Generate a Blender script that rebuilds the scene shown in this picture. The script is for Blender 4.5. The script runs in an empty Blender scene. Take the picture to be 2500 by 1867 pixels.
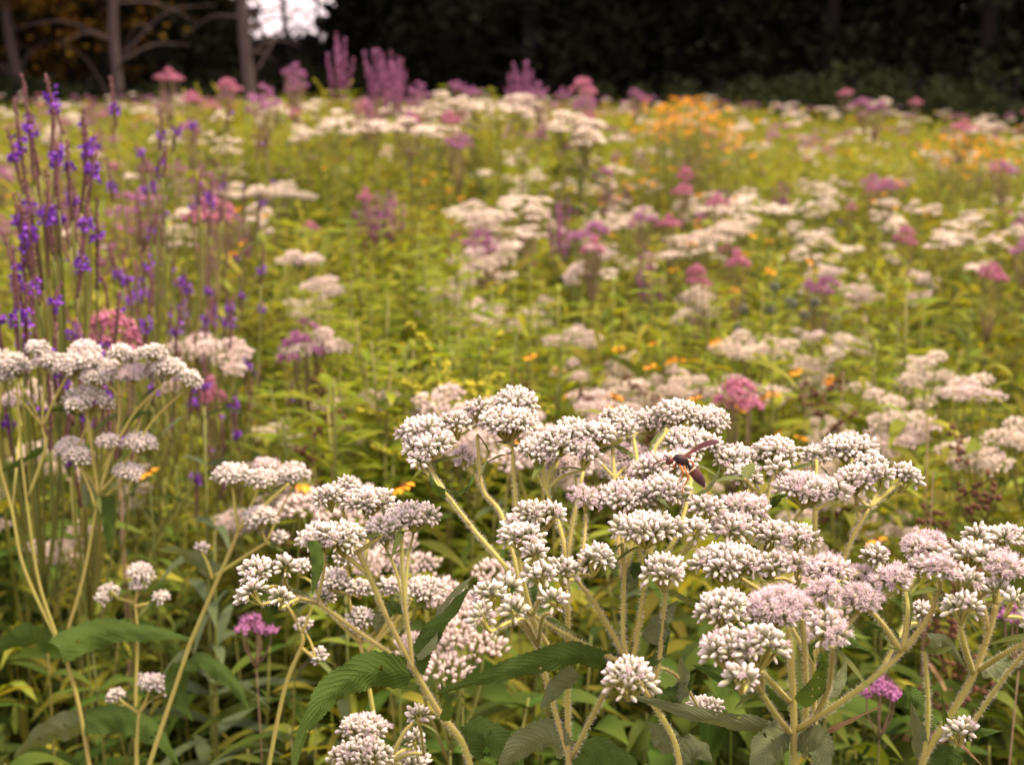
import bpy, math, random
import numpy as np
from mathutils import Vector

random.seed(7)
RNG = np.random.default_rng(7)
SC = bpy.context.scene
COL = SC.collection

# ------------------------------------------------------------------ camera
F = 3434.0                      # focal length in photograph pixels (2500 wide)
PITCH = math.radians(12.0)
CAM = np.array([0.0, 0.0, 1.35])
FWD = np.array([0.0, math.cos(PITCH), -math.sin(PITCH)])
UPV = np.array([0.0, math.sin(PITCH), math.cos(PITCH)])
cam_d = bpy.data.cameras.new("camera")
cam = bpy.data.objects.new("camera", cam_d)
COL.objects.link(cam)
cam.location = CAM
cam.rotation_euler = (math.radians(90) - PITCH, 0, 0)
cam_d.sensor_width = 36.0
cam_d.lens = F / 2500.0 * 36.0
cam_d.clip_start = 0.02
cam_d.clip_end = 1000.0
cam_d.dof.use_dof = True
cam_d.dof.focus_distance = 0.69
cam_d.dof.aperture_fstop = (cam_d.lens / 1000.0) / 0.0040
SC.camera = cam

# ------------------------------------------------------------------ sky, sun, exposure
SUN_EL, SUN_AZ = math.radians(62), math.radians(78)     # azimuth clockwise from +Y (behind the wood)
w = bpy.data.worlds.new("World")
SC.world = w
w.use_nodes = True
wn, wl = w.node_tree.nodes, w.node_tree.links
wn.clear()
wo = wn.new("ShaderNodeOutputWorld")
bg = wn.new("ShaderNodeBackground")
sky = wn.new("ShaderNodeTexSky")
sky.sky_type = 'NISHITA'
sky.sun_disc = False
sky.sun_elevation = SUN_EL
sky.sun_rotation = SUN_AZ
sky.air_density = 1.2
sky.dust_density = 6.0
sky.ozone_density = 1.0
hz = wn.new("ShaderNodeMix")
hz.data_type = 'RGBA'
hz.inputs[0].default_value = 0.82
hz.inputs[7].default_value = (9.9, 7.8, 7.9, 1)          # thin warm overcast veil
wl.new(sky.outputs[0], hz.inputs[6])
wl.new(hz.outputs[2], bg.inputs[0])
bg.inputs[1].default_value = 0.112
wl.new(bg.outputs[0], wo.inputs[0])

sun_d = bpy.data.lights.new("sun", 'SUN')
sun_d.energy = 4.0
sun_d.angle = math.radians(14)
sun_d.color = (1.0, 0.80, 0.60)
sun = bpy.data.objects.new("sun", sun_d)
COL.objects.link(sun)
sdir = Vector((math.sin(SUN_AZ) * math.cos(SUN_EL), math.cos(SUN_AZ) * math.cos(SUN_EL), math.sin(SUN_EL)))
sun.rotation_euler = sdir.to_track_quat('Z', 'Y').to_euler()

SC.view_settings.view_transform = 'Standard'
SC.view_settings.look = 'None'
SC.view_settings.exposure = 0.95
SC.view_settings.gamma = 1.0
SC.render.engine = 'CYCLES'
SC.cycles.max_bounces = 6
SC.cycles.transparent_max_bounces = 4
SC.cycles.use_denoising = True


def at(px, py, D):
    """photograph pixel (2500 x 1867) at a real distance -> world point"""
    return CAM + D * (FWD + np.array([1.0, 0, 0]) * ((px - 1250.0) / F) - UPV * ((py - 933.5) / F))


# ------------------------------------------------------------------ materials
MATS = {}


def mat(name, stops, rough=0.6, transl=0.0, var=0.0, chan=0, bump=None, back=None, spec=0.3, mott=None, huev=0.0, tcol=None):
    """Principled material coloured by the Col attribute (R: along the piece, G: per-piece random, B: across)."""
    m = bpy.data.materials.new(name)
    m.use_nodes = True
    n, l = m.node_tree.nodes, m.node_tree.links
    n.clear()
    out = n.new("ShaderNodeOutputMaterial")
    pb = n.new("ShaderNodeBsdfPrincipled")
    pb.inputs["Roughness"].default_value = rough
    pb.inputs["Specular IOR Level"].default_value = spec
    at_ = n.new("ShaderNodeAttribute")
    at_.attribute_name = "Col"
    sep = n.new("ShaderNodeSeparateColor")
    l.new(at_.outputs["Color"], sep.inputs[0])
    rp = n.new("ShaderNodeValToRGB")
    e = rp.color_ramp.elements
    while len(e) < len(stops):
        e.new(0.5)
    for i, (p, c) in enumerate(stops):
        e[i].position = p
        e[i].color = (*c, 1)
    l.new(sep.outputs[chan], rp.inputs[0])
    col = rp.outputs[0]
    if var or huev:
        oi = n.new("ShaderNodeObjectInfo")
        ad = n.new("ShaderNodeMath"); ad.operation = 'ADD'
        l.new(sep.outputs[1], ad.inputs[0]); l.new(oi.outputs["Random"], ad.inputs[1])
        fr = n.new("ShaderNodeMath"); fr.operation = 'FRACT'
        l.new(ad.outputs[0], fr.inputs[0])
        hs = n.new("ShaderNodeHueSaturation")
        mr = n.new("ShaderNodeMapRange")
        mr.inputs[3].default_value = 1 - var; mr.inputs[4].default_value = 1 + var
        l.new(fr.outputs[0], mr.inputs[0]); l.new(mr.outputs[0], hs.inputs["Value"])
        if huev:
            m2 = n.new("ShaderNodeMapRange")
            mu = n.new("ShaderNodeMath"); mu.operation = 'MULTIPLY'; mu.inputs[1].default_value = 7.31
            f2 = n.new("ShaderNodeMath"); f2.operation = 'FRACT'
            l.new(ad.outputs[0], mu.inputs[0]); l.new(mu.outputs[0], f2.inputs[0])
            m2.inputs[3].default_value = 0.5 - huev; m2.inputs[4].default_value = 0.5 + huev
            l.new(f2.outputs[0], m2.inputs[0]); l.new(m2.outputs[0], hs.inputs["Hue"])
        l.new(col, hs.inputs["Color"])
        col = hs.outputs[0]
    tc = n.new("ShaderNodeTexCoord")
    if mott:
        nz = n.new("ShaderNodeTexNoise")
        nz.inputs["Scale"].default_value = mott[0]; nz.inputs["Detail"].default_value = 4
        l.new(tc.outputs["Object"], nz.inputs["Vector"])
        r2 = n.new("ShaderNodeMapRange")
        r2.inputs[1].default_value = 0.35; r2.inputs[2].default_value = 0.68
        l.new(nz.outputs[0], r2.inputs[0])
        mx = n.new("ShaderNodeMix"); mx.data_type = 'RGBA'
        m3 = n.new("ShaderNodeMath"); m3.operation = 'MULTIPLY'; m3.inputs[1].default_value = mott[2]
        l.new(r2.outputs[0], m3.inputs[0])
        l.new(m3.outputs[0], mx.inputs[0]); l.new(col, mx.inputs[6])
        mx.inputs[7].default_value = (*mott[1], 1)
        col = mx.outputs[2]
    if bump:
        vo = n.new("ShaderNodeTexVoronoi"); vo.feature = 'DISTANCE_TO_EDGE'
        vo.inputs["Scale"].default_value = bump[0]
        l.new(tc.outputs["Object"], vo.inputs["Vector"])
        cl = n.new("ShaderNodeMapRange"); cl.inputs[1].default_value = 0.0; cl.inputs[2].default_value = 0.25
        l.new(vo.outputs[0], cl.inputs[0])
        m1 = n.new("ShaderNodeMath"); m1.operation = 'MULTIPLY'; m1.inputs[1].default_value = 17.0
        m2_ = n.new("ShaderNodeMath"); m2_.operation = 'MULTIPLY'; m2_.inputs[1].default_value = -3.2
        m3_ = n.new("ShaderNodeMath"); m3_.operation = 'ADD'
        l.new(sep.outputs[0], m1.inputs[0]); l.new(sep.outputs[2], m2_.inputs[0]); l.new(m1.outputs[0], m3_.inputs[0]); l.new(m2_.outputs[0], m3_.inputs[1])
        nv_ = n.new("ShaderNodeTexNoise"); nv_.inputs["Scale"].default_value = 70; nv_.inputs["Detail"].default_value = 3
        l.new(tc.outputs["Object"], nv_.inputs["Vector"])
        nm_ = n.new("ShaderNodeMath"); nm_.operation = 'MULTIPLY_ADD'; nm_.inputs[1].default_value = 1.3
        l.new(nv_.outputs[0], nm_.inputs[0]); l.new(m3_.outputs[0], nm_.inputs[2])
        m3_ = nm_
        sp_ = n.new("ShaderNodeTexNoise"); sp_.inputs["Scale"].default_value = 130; sp_.inputs["Detail"].default_value = 2
        l.new(tc.outputs["Object"], sp_.inputs["Vector"])
        sr_ = n.new("ShaderNodeMapRange"); sr_.inputs[1].default_value = 0.66; sr_.inputs[2].default_value = 0.72; sr_.inputs[4].default_value = 0.75
        l.new(sp_.outputs[0], sr_.inputs[0])
        sm_ = n.new("ShaderNodeMix"); sm_.data_type = 'RGBA'
        l.new(sr_.outputs[0], sm_.inputs[0]); l.new(col, sm_.inputs[6]); sm_.inputs[7].default_value = (0.15, 0.10, 0.03, 1)
        col = sm_.outputs[2]
        pp_ = n.new("ShaderNodeMath"); pp_.operation = 'PINGPONG'; pp_.inputs[1].default_value = 0.5
        l.new(m3_.outputs[0], pp_.inputs[0])
        vr = n.new("ShaderNodeMapRange"); vr.interpolation_type = 'SMOOTHSTEP'; vr.inputs[1].default_value = 0.0; vr.inputs[2].default_value = 0.28
        l.new(pp_.outputs[0], vr.inputs[0])
        hs_ = n.new("ShaderNodeMath"); hs_.operation = 'MULTIPLY_ADD'; hs_.inputs[1].default_value = 0.45
        l.new(cl.outputs[0], hs_.inputs[0]); l.new(vr.outputs[0], hs_.inputs[2])
        bp = n.new("ShaderNodeBump"); bp.inputs["Strength"].default_value = bump[1]; bp.inputs["Distance"].default_value = bump[2]
        l.new(hs_.outputs[0], bp.inputs["Height"]); l.new(bp.outputs[0], pb.inputs["Normal"])
        v2_ = n.new("ShaderNodeMix"); v2_.data_type = 'RGBA'
        i2_ = n.new("ShaderNodeMapRange"); i2_.inputs[1].default_value = 0.0; i2_.inputs[2].default_value = 0.09; i2_.inputs[3].default_value = 0.24; i2_.inputs[4].default_value = 0.0
        l.new(pp_.outputs[0], i2_.inputs[0]); l.new(i2_.outputs[0], v2_.inputs[0]); l.new(col, v2_.inputs[6]); v2_.inputs[7].default_value = (0.15, 0.20, 0.06, 1)
        col = v2_.outputs[2]
        # the sunken veins are paler than the blade between them
        vx = n.new("ShaderNodeMix"); vx.data_type = 'RGBA'
        iv = n.new("ShaderNodeMapRange"); iv.inputs[1].default_value = 0.0; iv.inputs[2].default_value = 0.14
        iv.inputs[3].default_value = 0.12; iv.inputs[4].default_value = 0.0
        l.new(vo.outputs[0], iv.inputs[0]); l.new(iv.outputs[0], vx.inputs[0]); l.new(col, vx.inputs[6])
        vx.inputs[7].default_value = (0.14, 0.19, 0.06, 1)
        col = vx.outputs[2]
    if back:
        ge = n.new("ShaderNodeNewGeometry")
        bm_ = n.new("ShaderNodeMix"); bm_.data_type = 'RGBA'
        l.new(ge.outputs["Backfacing"], bm_.inputs[0]); l.new(col, bm_.inputs[6]); bm_.inputs[7].default_value = (*back, 1)
        col = bm_.outputs[2]
    l.new(col, pb.inputs["Base Color"])
    if transl:
        tr = n.new("ShaderNodeBsdfTranslucent")
        if tcol:
            tm = n.new("ShaderNodeMix"); tm.data_type = 'RGBA'; tm.blend_type = 'MULTIPLY'; tm.inputs[0].default_value = 1
            l.new(col, tm.inputs[6]); tm.inputs[7].default_value = (*tcol, 1)
            l.new(tm.outputs[2], tr.inputs[0])
        else:
            l.new(col, tr.inputs[0])
        ms = n.new("ShaderNodeMixShader"); ms.inputs[0].default_value = transl
        l.new(pb.outputs[0], ms.inputs[1]); l.new(tr.outputs[0], ms.inputs[2]); l.new(ms.outputs[0], out.inputs[0])
    else:
        l.new(pb.outputs[0], out.inputs[0])
    MATS[name] = m
    return m


def flat(name, c, **k):
    return mat(name, [(0.0, c), (1.0, c)], **k)


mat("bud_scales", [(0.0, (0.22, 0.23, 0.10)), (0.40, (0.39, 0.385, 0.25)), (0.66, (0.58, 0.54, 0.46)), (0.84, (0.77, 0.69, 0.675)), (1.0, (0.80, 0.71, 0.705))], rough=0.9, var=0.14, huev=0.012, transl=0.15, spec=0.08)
mat("floret_pink", [(0.0, (0.20, 0.20, 0.09)), (0.45, (0.44, 0.40, 0.26)), (0.6, (0.70, 0.58, 0.61)), (0.93, (0.82, 0.70, 0.73)), (1.0, (0.70, 0.56, 0.64))], rough=0.7, var=0.06, transl=0.2)
flat("anther_dark", (0.05, 0.02, 0.06))
flat("hairy_stem", (0.37, 0.36, 0.085), rough=0.7, var=0.15, transl=0.0, spec=.15, mott=(28, (0.33, 0.22, 0.10), 0.5))
flat("stem_hair", (0.78, 0.72, 0.58), rough=0.5, transl=0.4)
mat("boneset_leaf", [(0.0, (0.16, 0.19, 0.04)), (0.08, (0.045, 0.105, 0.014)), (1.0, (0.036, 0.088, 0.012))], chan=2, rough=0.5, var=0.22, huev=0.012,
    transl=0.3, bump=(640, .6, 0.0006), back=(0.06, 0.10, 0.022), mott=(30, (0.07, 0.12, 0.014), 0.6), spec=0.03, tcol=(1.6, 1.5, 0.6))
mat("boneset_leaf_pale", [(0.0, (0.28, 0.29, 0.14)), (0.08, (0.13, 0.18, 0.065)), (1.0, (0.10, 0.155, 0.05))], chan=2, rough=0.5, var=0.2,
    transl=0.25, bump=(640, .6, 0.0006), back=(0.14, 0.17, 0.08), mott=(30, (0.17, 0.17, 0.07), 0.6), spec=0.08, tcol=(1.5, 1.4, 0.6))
mat("boneset_leaf_bright", [(0.0, (0.22, 0.24, 0.06)), (0.10, (0.12, 0.16, 0.03)), (1.0, (0.09, 0.14, 0.025))], chan=2, rough=0.5, var=0.2,
    transl=0.35, bump=(640, 0.45, 0.0005), back=(0.12, 0.15, 0.06), mott=(30, (0.14, 0.15, 0.03), 0.6), tcol=(1.6, 1.5, 0.5))  # brighter, yellower green leaf colour
flat("dry_leaf", (0.26, 0.17, 0.08), rough=0.8, var=0.3, transl=0.2)
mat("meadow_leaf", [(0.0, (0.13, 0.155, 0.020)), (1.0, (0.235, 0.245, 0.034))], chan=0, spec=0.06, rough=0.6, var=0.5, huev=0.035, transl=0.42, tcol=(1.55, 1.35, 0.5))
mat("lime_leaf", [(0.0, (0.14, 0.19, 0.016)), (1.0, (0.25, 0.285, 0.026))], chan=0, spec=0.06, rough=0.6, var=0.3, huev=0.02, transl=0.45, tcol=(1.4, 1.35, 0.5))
mat("meadow_leaf_dark", [(0.0, (0.04, 0.07, 0.01)), (1.0, (0.075, 0.105, 0.014))], chan=0, spec=0.06, rough=0.6, var=0.45, huev=0.02, transl=0.25, tcol=(1.5, 1.4, 0.6))  # dark green foliage; also paints shade into the low undergrowth
mat("grey_leaf", [(0.0, (0.07, 0.10, 0.045)), (1.0, (0.09, 0.12, 0.05))], chan=0, spec=0.1, rough=0.5, var=0.2, transl=0.3, tcol=(1.4, 1.3, 0.7))
flat("meadow_stem", (0.15, 0.155, 0.03), rough=0.6, var=0.3, huev=0.03)
flat("tan_stem", (0.20, 0.14, 0.075), rough=0.7, var=0.3)
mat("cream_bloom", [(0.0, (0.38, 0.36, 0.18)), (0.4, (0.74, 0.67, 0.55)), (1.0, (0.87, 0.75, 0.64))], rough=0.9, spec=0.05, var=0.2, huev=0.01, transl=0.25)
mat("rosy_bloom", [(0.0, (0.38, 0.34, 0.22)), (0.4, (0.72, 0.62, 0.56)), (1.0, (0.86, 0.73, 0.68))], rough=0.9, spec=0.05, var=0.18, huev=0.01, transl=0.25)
mat("pink_bloom", [(0.0, (0.30, 0.11, 0.13)), (0.5, (0.47, 0.15, 0.23)), (1.0, (0.60, 0.25, 0.36))], rough=0.8, var=0.2, huev=0.02, transl=0.2)
mat("magenta_bloom", [(0.0, (0.24, 0.10, 0.14)), (0.5, (0.37, 0.14, 0.29)), (1.0, (0.47, 0.20, 0.39))], rough=0.8, var=0.25, huev=0.02, transl=0.2)
mat("violet_bloom", [(0.0, (0.16, 0.035, 0.36)), (1.0, (0.26, 0.07, 0.54))], rough=0.6, var=0.2, huev=0.015, transl=0.2)
mat("vervain_spike", [(0.0, (0.10, 0.075, 0.03)), (0.35, (0.13, 0.06, 0.055)), (1.0, (0.22, 0.10, 0.11))], rough=0.8, var=0.2)
mat("goldenrod_bloom", [(0.0, (0.20, 0.22, 0.03)), (1.0, (0.50, 0.46, 0.025))], rough=0.8, var=0.25, transl=0.2)
mat("orange_petal", [(0.0, (0.70, 0.26, 0.008)), (1.0, (0.85, 0.42, 0.012))], rough=0.6, var=0.15, huev=0.015, transl=0.25)
flat("seed_cone", (0.16, 0.08, 0.02), rough=0.9)
flat("globe_head", (0.13, 0.14, 0.10), rough=0.8, var=0.2)
flat("dry_seed", (0.10, 0.045, 0.02), rough=0.9, var=0.3)
mat("soil_thatch", [(0.0, (0.07, 0.055, 0.03)), (1.0, (0.07, 0.055, 0.03))], rough=0.95, mott=(3.0, (0.06, 0.075, 0.02), 0.9))
flat("tree_bark", (0.085, 0.06, 0.058), rough=0.9, mott=(6, (0.06, 0.045, 0.04), 0.9))
flat("dark_bark", (0.016, 0.012, 0.011), rough=0.95)
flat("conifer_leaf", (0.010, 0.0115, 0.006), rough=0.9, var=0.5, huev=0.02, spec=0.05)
flat("broad_leaf", (0.035, 0.034, 0.014), rough=0.9, var=0.45, huev=0.03, transl=0.1, spec=0.05)
flat("autumn_leaf", (0.10, 0.056, 0.008), rough=0.8, var=0.4, huev=0.02, transl=0.2, spec=0.05)
flat("bramble_leaf", (0.022, 0.028, 0.011), rough=0.9, var=0.4, huev=0.02, transl=0.15, spec=0.05)
mat("wasp_body", [(0.0, (0.13, 0.035, 0.02)), (0.23, (0.11, 0.03, 0.02)), (0.27, (0.022, 0.012, 0.012)), (0.50, (0.035, 0.016, 0.014)), (0.56, (0.012, 0.007, 0.007)),
                  (0.672, (0.015, 0.008, 0.009)), (0.684, (0.60, 0.40, 0.24)), (0.70, (0.60, 0.40, 0.24)), (0.712, (0.06, 0.02, 0.022)), (0.76, (0.11, 0.03, 0.02)), (0.82, (0.045, 0.017, 0.024)), (0.95, (0.07, 0.024, 0.024)), (1.0, (0.25, 0.07, 0.02))],
    rough=0.5, spec=0.25)
flat("wasp_leg", (0.48, 0.15, 0.03), rough=0.4)
flat("wasp_leg_dark", (0.07, 0.022, 0.015), rough=0.4)
mat("wasp_wing", [(0.0, (0.32, 0.12, 0.06)), (0.5, (0.12, 0.035, 0.035)), (1.0, (0.10, 0.04, 0.05))], rough=0.25, transl=0.35, spec=0.5)
flat("wasp_eye", (0.03, 0.012, 0.012), rough=0.15, spec=0.6)


# ------------------------------------------------------------------ mesh tools
class MB:
    def __init__(s):
        s.V, s.T, s.Q, s.C, s.n = [], [], [], [], 0

    def add(s, V, Fc, C):
        V = np.asarray(V, float)
        if len(V) == 0:
            return s
        Fc = np.asarray(Fc, int)
        C = np.asarray(C, float)
        if C.ndim == 1:
            C = np.repeat(C[None], len(V), 0)
        (s.T if Fc.shape[1] == 3 else s.Q).append(Fc + s.n)
        s.V.append(V); s.C.append(C); s.n += len(V)
        return s

    def add2(s, tpl, V, C):           # template with both tris and quads
        pass

    def mesh(s, name, material, smooth=True, origin=None):
        V = np.concatenate(s.V) if s.V else np.zeros((0, 3))
        C = np.concatenate(s.C) if s.C else np.zeros((0, 3))
        if origin is not None:
            V = V - np.asarray(origin)
        T = np.concatenate(s.T) if s.T else np.zeros((0, 3), int)
        Q = np.concatenate(s.Q) if s.Q else np.zeros((0, 4), int)
        me = bpy.data.meshes.new(name)
        me.vertices.add(len(V))
        me.vertices.foreach_set("co", V.astype(np.float32).ravel())
        nl = len(T) * 3 + len(Q) * 4
        me.loops.add(nl)
        me.loops.foreach_set("vertex_index", np.concatenate([T.ravel(), Q.ravel()]).astype(np.int32))
        npoly = len(T) + len(Q)
        me.polygons.add(npoly)
        st = np.concatenate([np.arange(len(T)) * 3, len(T) * 3 + np.arange(len(Q)) * 4]).astype(np.int32)
        me.polygons.foreach_set("loop_start", st)
        me.polygons.foreach_set("use_smooth", np.full(npoly, smooth))
        a = me.color_attributes.new("Col", 'FLOAT_COLOR', 'POINT')
        cc = np.ones((len(V), 4), np.float32); cc[:, :3] = C
        a.data.foreach_set("color", cc.ravel())
        me.materials.append(MATS[material])
        me.update()
        me.validate()
        return me

    def build(s, name, material, parent=None, smooth=True, loc=(0, 0, 0), kind=None):
        o = bpy.data.objects.new(name, s.mesh(name, material, smooth))
        COL.objects.link(o)
        o.location = loc
        if parent is not None:
            o.parent = parent
        if kind:
            o["kind"] = kind
        return o


def unit(v):
    v = np.asarray(v, float)
    return v / np.maximum(np.linalg.norm(v, axis=-1, keepdims=True), 1e-12)


def smooth_line(P, per=5):
    P = np.asarray(P, float)
    if len(P) < 3:
        t = np.linspace(0, 1, per + 1)[:, None]
        return P[0] * (1 - t) + P[-1] * t
    Q = np.vstack([2 * P[0] - P[1], P, 2 * P[-1] - P[-2]])
    out = []
    for i in range(1, len(Q) - 2):
        p0, p1, p2, p3 = Q[i - 1], Q[i], Q[i + 1], Q[i + 2]
        for t in np.linspace(0, 1, per, endpoint=False):
            out.append(0.5 * (2 * p1 + (p2 - p0) * t + (2 * p0 - 5 * p1 + 4 * p2 - p3) * t * t + (3 * p1 - p0 - 3 * p2 + p3) * t ** 3))
    out.append(P[-1])
    return np.array(out)


def frames(P):
    T = np.gradient(P, axis=0)
    T = unit(T)
    ref = np.array([0.31, 0.95, 0.05])
    if abs(np.dot(T.mean(0), ref)) > 0.9:
        ref = np.array([1.0, 0.1, 0.0])
    X = unit(np.cross(T, ref))
    Y = np.cross(T, X)
    return T, X, Y


def tube(mb, P, r, sides=7, g=None, squash=None, t0=0.0, t1=1.0):
    P = np.asarray(P, float)
    n = len(P)
    r = np.interp(np.linspace(0, 1, n), np.linspace(0, 1, len(np.atleast_1d(r))), np.atleast_1d(r)) if np.ndim(r) else np.full(n, r)
    T, X, Y = frames(P)
    a = np.linspace(0, 2 * np.pi, sides, endpoint=False)
    sq = 1.0 if squash is None else squash
    V = P[:, None] + r[:, None, None] * (np.cos(a)[None, :, None] * X[:, None] + sq * np.sin(a)[None, :, None] * Y[:, None])
    V = V.reshape(-1, 3)
    i = np.arange(n - 1)[:, None] * sides
    j = np.arange(sides)[None]
    jn = (j + 1) % sides
    Fq = np.stack([i + j, i + jn, i + sides + jn, i + sides + j], -1).reshape(-1, 4)
    g = random.random() if g is None else g
    C = np.stack([np.repeat(np.linspace(t0, t1, n), sides), np.full(n * sides, g), np.full(n * sides, 0.5)], 1)
    V = np.vstack([V, P[0], P[-1]])
    C = np.vstack([C, [t0, g, .5], [t1, g, .5]])
    mb.add(V, Fq, C)
    k = n * sides
    base = mb.n - len(V)
    caps = [[k, (b + 1) % sides, b] for b in range(sides)] + [[k + 1, (n - 1) * sides + b, (n - 1) * sides + (b + 1) % sides] for b in range(sides)]
    mb.T.append(np.array(caps) + base)
    return P, r


def hairs(mb, P, r, per_mm=12.0, ln=(0.0009, 0.0022), wd=0.00016):
    seg = np.linalg.norm(np.diff(P, axis=0), axis=1)
    L = seg.sum()
    N = int(L * 1000 * per_mm)
    if N < 1:
        return
    cum = np.concatenate([[0], np.cumsum(seg)])
    s = RNG.random(N) * L
    C0 = np.stack([np.interp(s, cum, P[:, k]) for k in range(3)], 1)
    rr = np.interp(s, cum, r)
    T, X, Y = frames(P)
    Xs = unit(np.stack([np.interp(s, cum, X[:, k]) for k in range(3)], 1))
    Ys = unit(np.stack([np.interp(s, cum, Y[:, k]) for k in range(3)], 1))
    Ts = unit(np.stack([np.interp(s, cum, T[:, k]) for k in range(3)], 1))
    a = RNG.random(N) * 2 * np.pi
    d = unit(np.cos(a)[:, None] * Xs + np.sin(a)[:, None] * Ys + Ts * RNG.normal(0.1, 0.35, N)[:, None])
    b = C0 + d * rr[:, None] * 0.9
    side = Ts * wd * 0.5
    tip = b + d * (ln[0] + RNG.random(N) * (ln[1] - ln[0]))[:, None]
    V = np.stack([b - side, b + side, tip], 1).reshape(-1, 3)
    mb.add(V, np.arange(3 * N).reshape(-1, 3), np.array([0.5, 0.5, 0.5]))


def lathe(profile, sides=8, ridge=0.0, seed=0):
    """profile: list of (z, r) -> template V, F(tri), C around +Z, length 1"""
    V, C, Fc = [], [], []
    for z, r in profile:
        for k in range(sides):
            a = 2 * math.pi * k / sides
            rr = r * (1 + (ridge if k % 2 else -ridge))
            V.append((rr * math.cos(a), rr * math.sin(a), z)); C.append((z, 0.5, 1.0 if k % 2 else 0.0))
    n = len(profile)
    for i in range(n - 1):
        for k in range(sides):
            a, b = i * sides + k, i * sides + (k + 1) % sides
            c, d = b + sides, a + sides
            Fc += [(a, b, c), (a, c, d)]
    V.append((0, 0, profile[-1][0] + 0.03)); C.append((min(1, profile[-1][0] + 0.03), 0.5, 0.5))
    t = len(V) - 1
    for k in range(sides):
        Fc.append(((n - 1) * sides + k, (n - 1) * sides + (k + 1) % sides, t))
    return np.array(V), np.array(Fc), np.array(C)


def orient(dirs, roll):
    z = unit(dirs)
    ref = np.where(np.abs(z[:, 2:3]) > 0.95, np.array([[1.0, 0, 0]]), np.array([[0, 0, 1.0]]))
    x = unit(np.cross(ref, z))
    y = np.cross(z, x)
    c, s = np.cos(roll)[:, None], np.sin(roll)[:, None]
    return np.stack([c * x + s * y, -s * x + c * y, z], -1)      # columns x,y,z


def inst(mb, tpl, pos, dirs, scale, g=None, fat=None):
    pos = np.atleast_2d(pos); N = len(pos)
    if N == 0:
        return
    V, Fc, C = tpl
    R = orient(np.atleast_2d(dirs), RNG.random(N) * 6.283)
    S = np.broadcast_to(np.asarray(scale, float), (N,))
    VV = V[None] * S[:, None, None]
    if fat is not None:
        VV = VV * np.stack([fat, fat, np.ones(N)], 1)[:, None]
    W = np.einsum('nij,nkj->nki', R, VV) + pos[:, None]
    CC = np.repeat(C[None], N, 0).copy()
    CC[:, :, 1] = (RNG.random(N) if g is None else np.full(N, g))[:, None]
    Fx = (Fc[None] + (np.arange(N) * len(V))[:, None, None]).reshape(-1, Fc.shape[1])
    mb.add(W.reshape(-1, 3), Fx, CC.reshape(-1, 3))


def leaves(mb, base, dirs, L, W, droop, nseg=4, fold=0.25, prof=0.8, roll=None, wide=False):
    """vectorised lanceolate leaves"""
    base = np.atleast_2d(base); dirs = unit(np.atleast_2d(dirs)); N = len(base)
    if N == 0:
        return
    L = np.broadcast_to(L, (N,)); W = np.broadcast_to(W, (N,)); droop = np.broadcast_to(droop, (N,))
    s = np.linspace(0, 1, nseg + 1)
    ctr = base[:, None] + dirs[:, None] * (s[None, :, None] * L[:, None, None])
    ctr[:, :, 2] -= droop[:, None] * L[:, None] * (s ** 2)[None]
    ac = unit(np.cross(dirs, np.array([0.02, 0.03, 1.0])))
    nrm = np.cross(ac, dirs)
    ro = RNG.normal(0, 0.5, N) if roll is None else np.broadcast_to(roll, (N,))
    ac2 = ac * np.cos(ro)[:, None] + nrm * np.sin(ro)[:, None]
    nr2 = -ac * np.sin(ro)[:, None] + nrm * np.cos(ro)[:, None]
    pw = (np.sin(np.pi * np.clip(s * 0.94 + 0.06, 0, 1) ** prof)) ** 0.9
    pw[-1] = 0.02
    hw = 0.5 * W[:, None] * pw[None]
    lf = ctr - ac2[:, None] * hw[..., None] + nr2[:, None] * (fold * hw)[..., None]
    rt = ctr + ac2[:, None] * hw[..., None] + nr2[:, None] * (fold * hw)[..., None]
    g = RNG.random(N)
    if nseg >= 3:
        V = np.stack([lf, ctr, rt], 2).reshape(N, -1, 3); cols = 3
    else:
        V = np.stack([lf, rt], 2).reshape(N, -1, 3); cols = 2
    ns = nseg + 1
    C = np.zeros((N, ns * cols, 3))
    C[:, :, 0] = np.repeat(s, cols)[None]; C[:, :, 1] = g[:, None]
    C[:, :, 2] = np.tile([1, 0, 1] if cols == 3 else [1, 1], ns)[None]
    f = []
    for i in range(nseg):
        for k in range(cols - 1):
            a = i * cols + k
            f.append((a, a + 1, a + cols + 1, a + cols))
    f = np.array(f)
    Fx = (f[None] + (np.arange(N) * ns * cols)[:, None, None]).reshape(-1, 4)
    mb.add(V.reshape(-1, 3), Fx, C.reshape(-1, 3))


def thing(name, label, cat, loc=(0, 0, 0), group=None, rz=0.0, sc=1.0):
    o = bpy.data.objects.new(name, None)
    COL.objects.link(o)
    o.location = tuple(loc); o.rotation_euler = (0, 0, rz); o.scale = (sc,) * 3
    o.empty_display_size = 0.05
    o["label"] = label; o["category"] = cat
    if group:
        o["group"] = group
    return o


def copy_tree(o, parent=None):
    c = o.copy()
    COL.objects.link(c)
    c.parent = parent
    for ch in list(o.children):
        copy_tree(ch, c)
    return c


def structure(o):
    o["kind"] = "structure"
    return o


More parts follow.
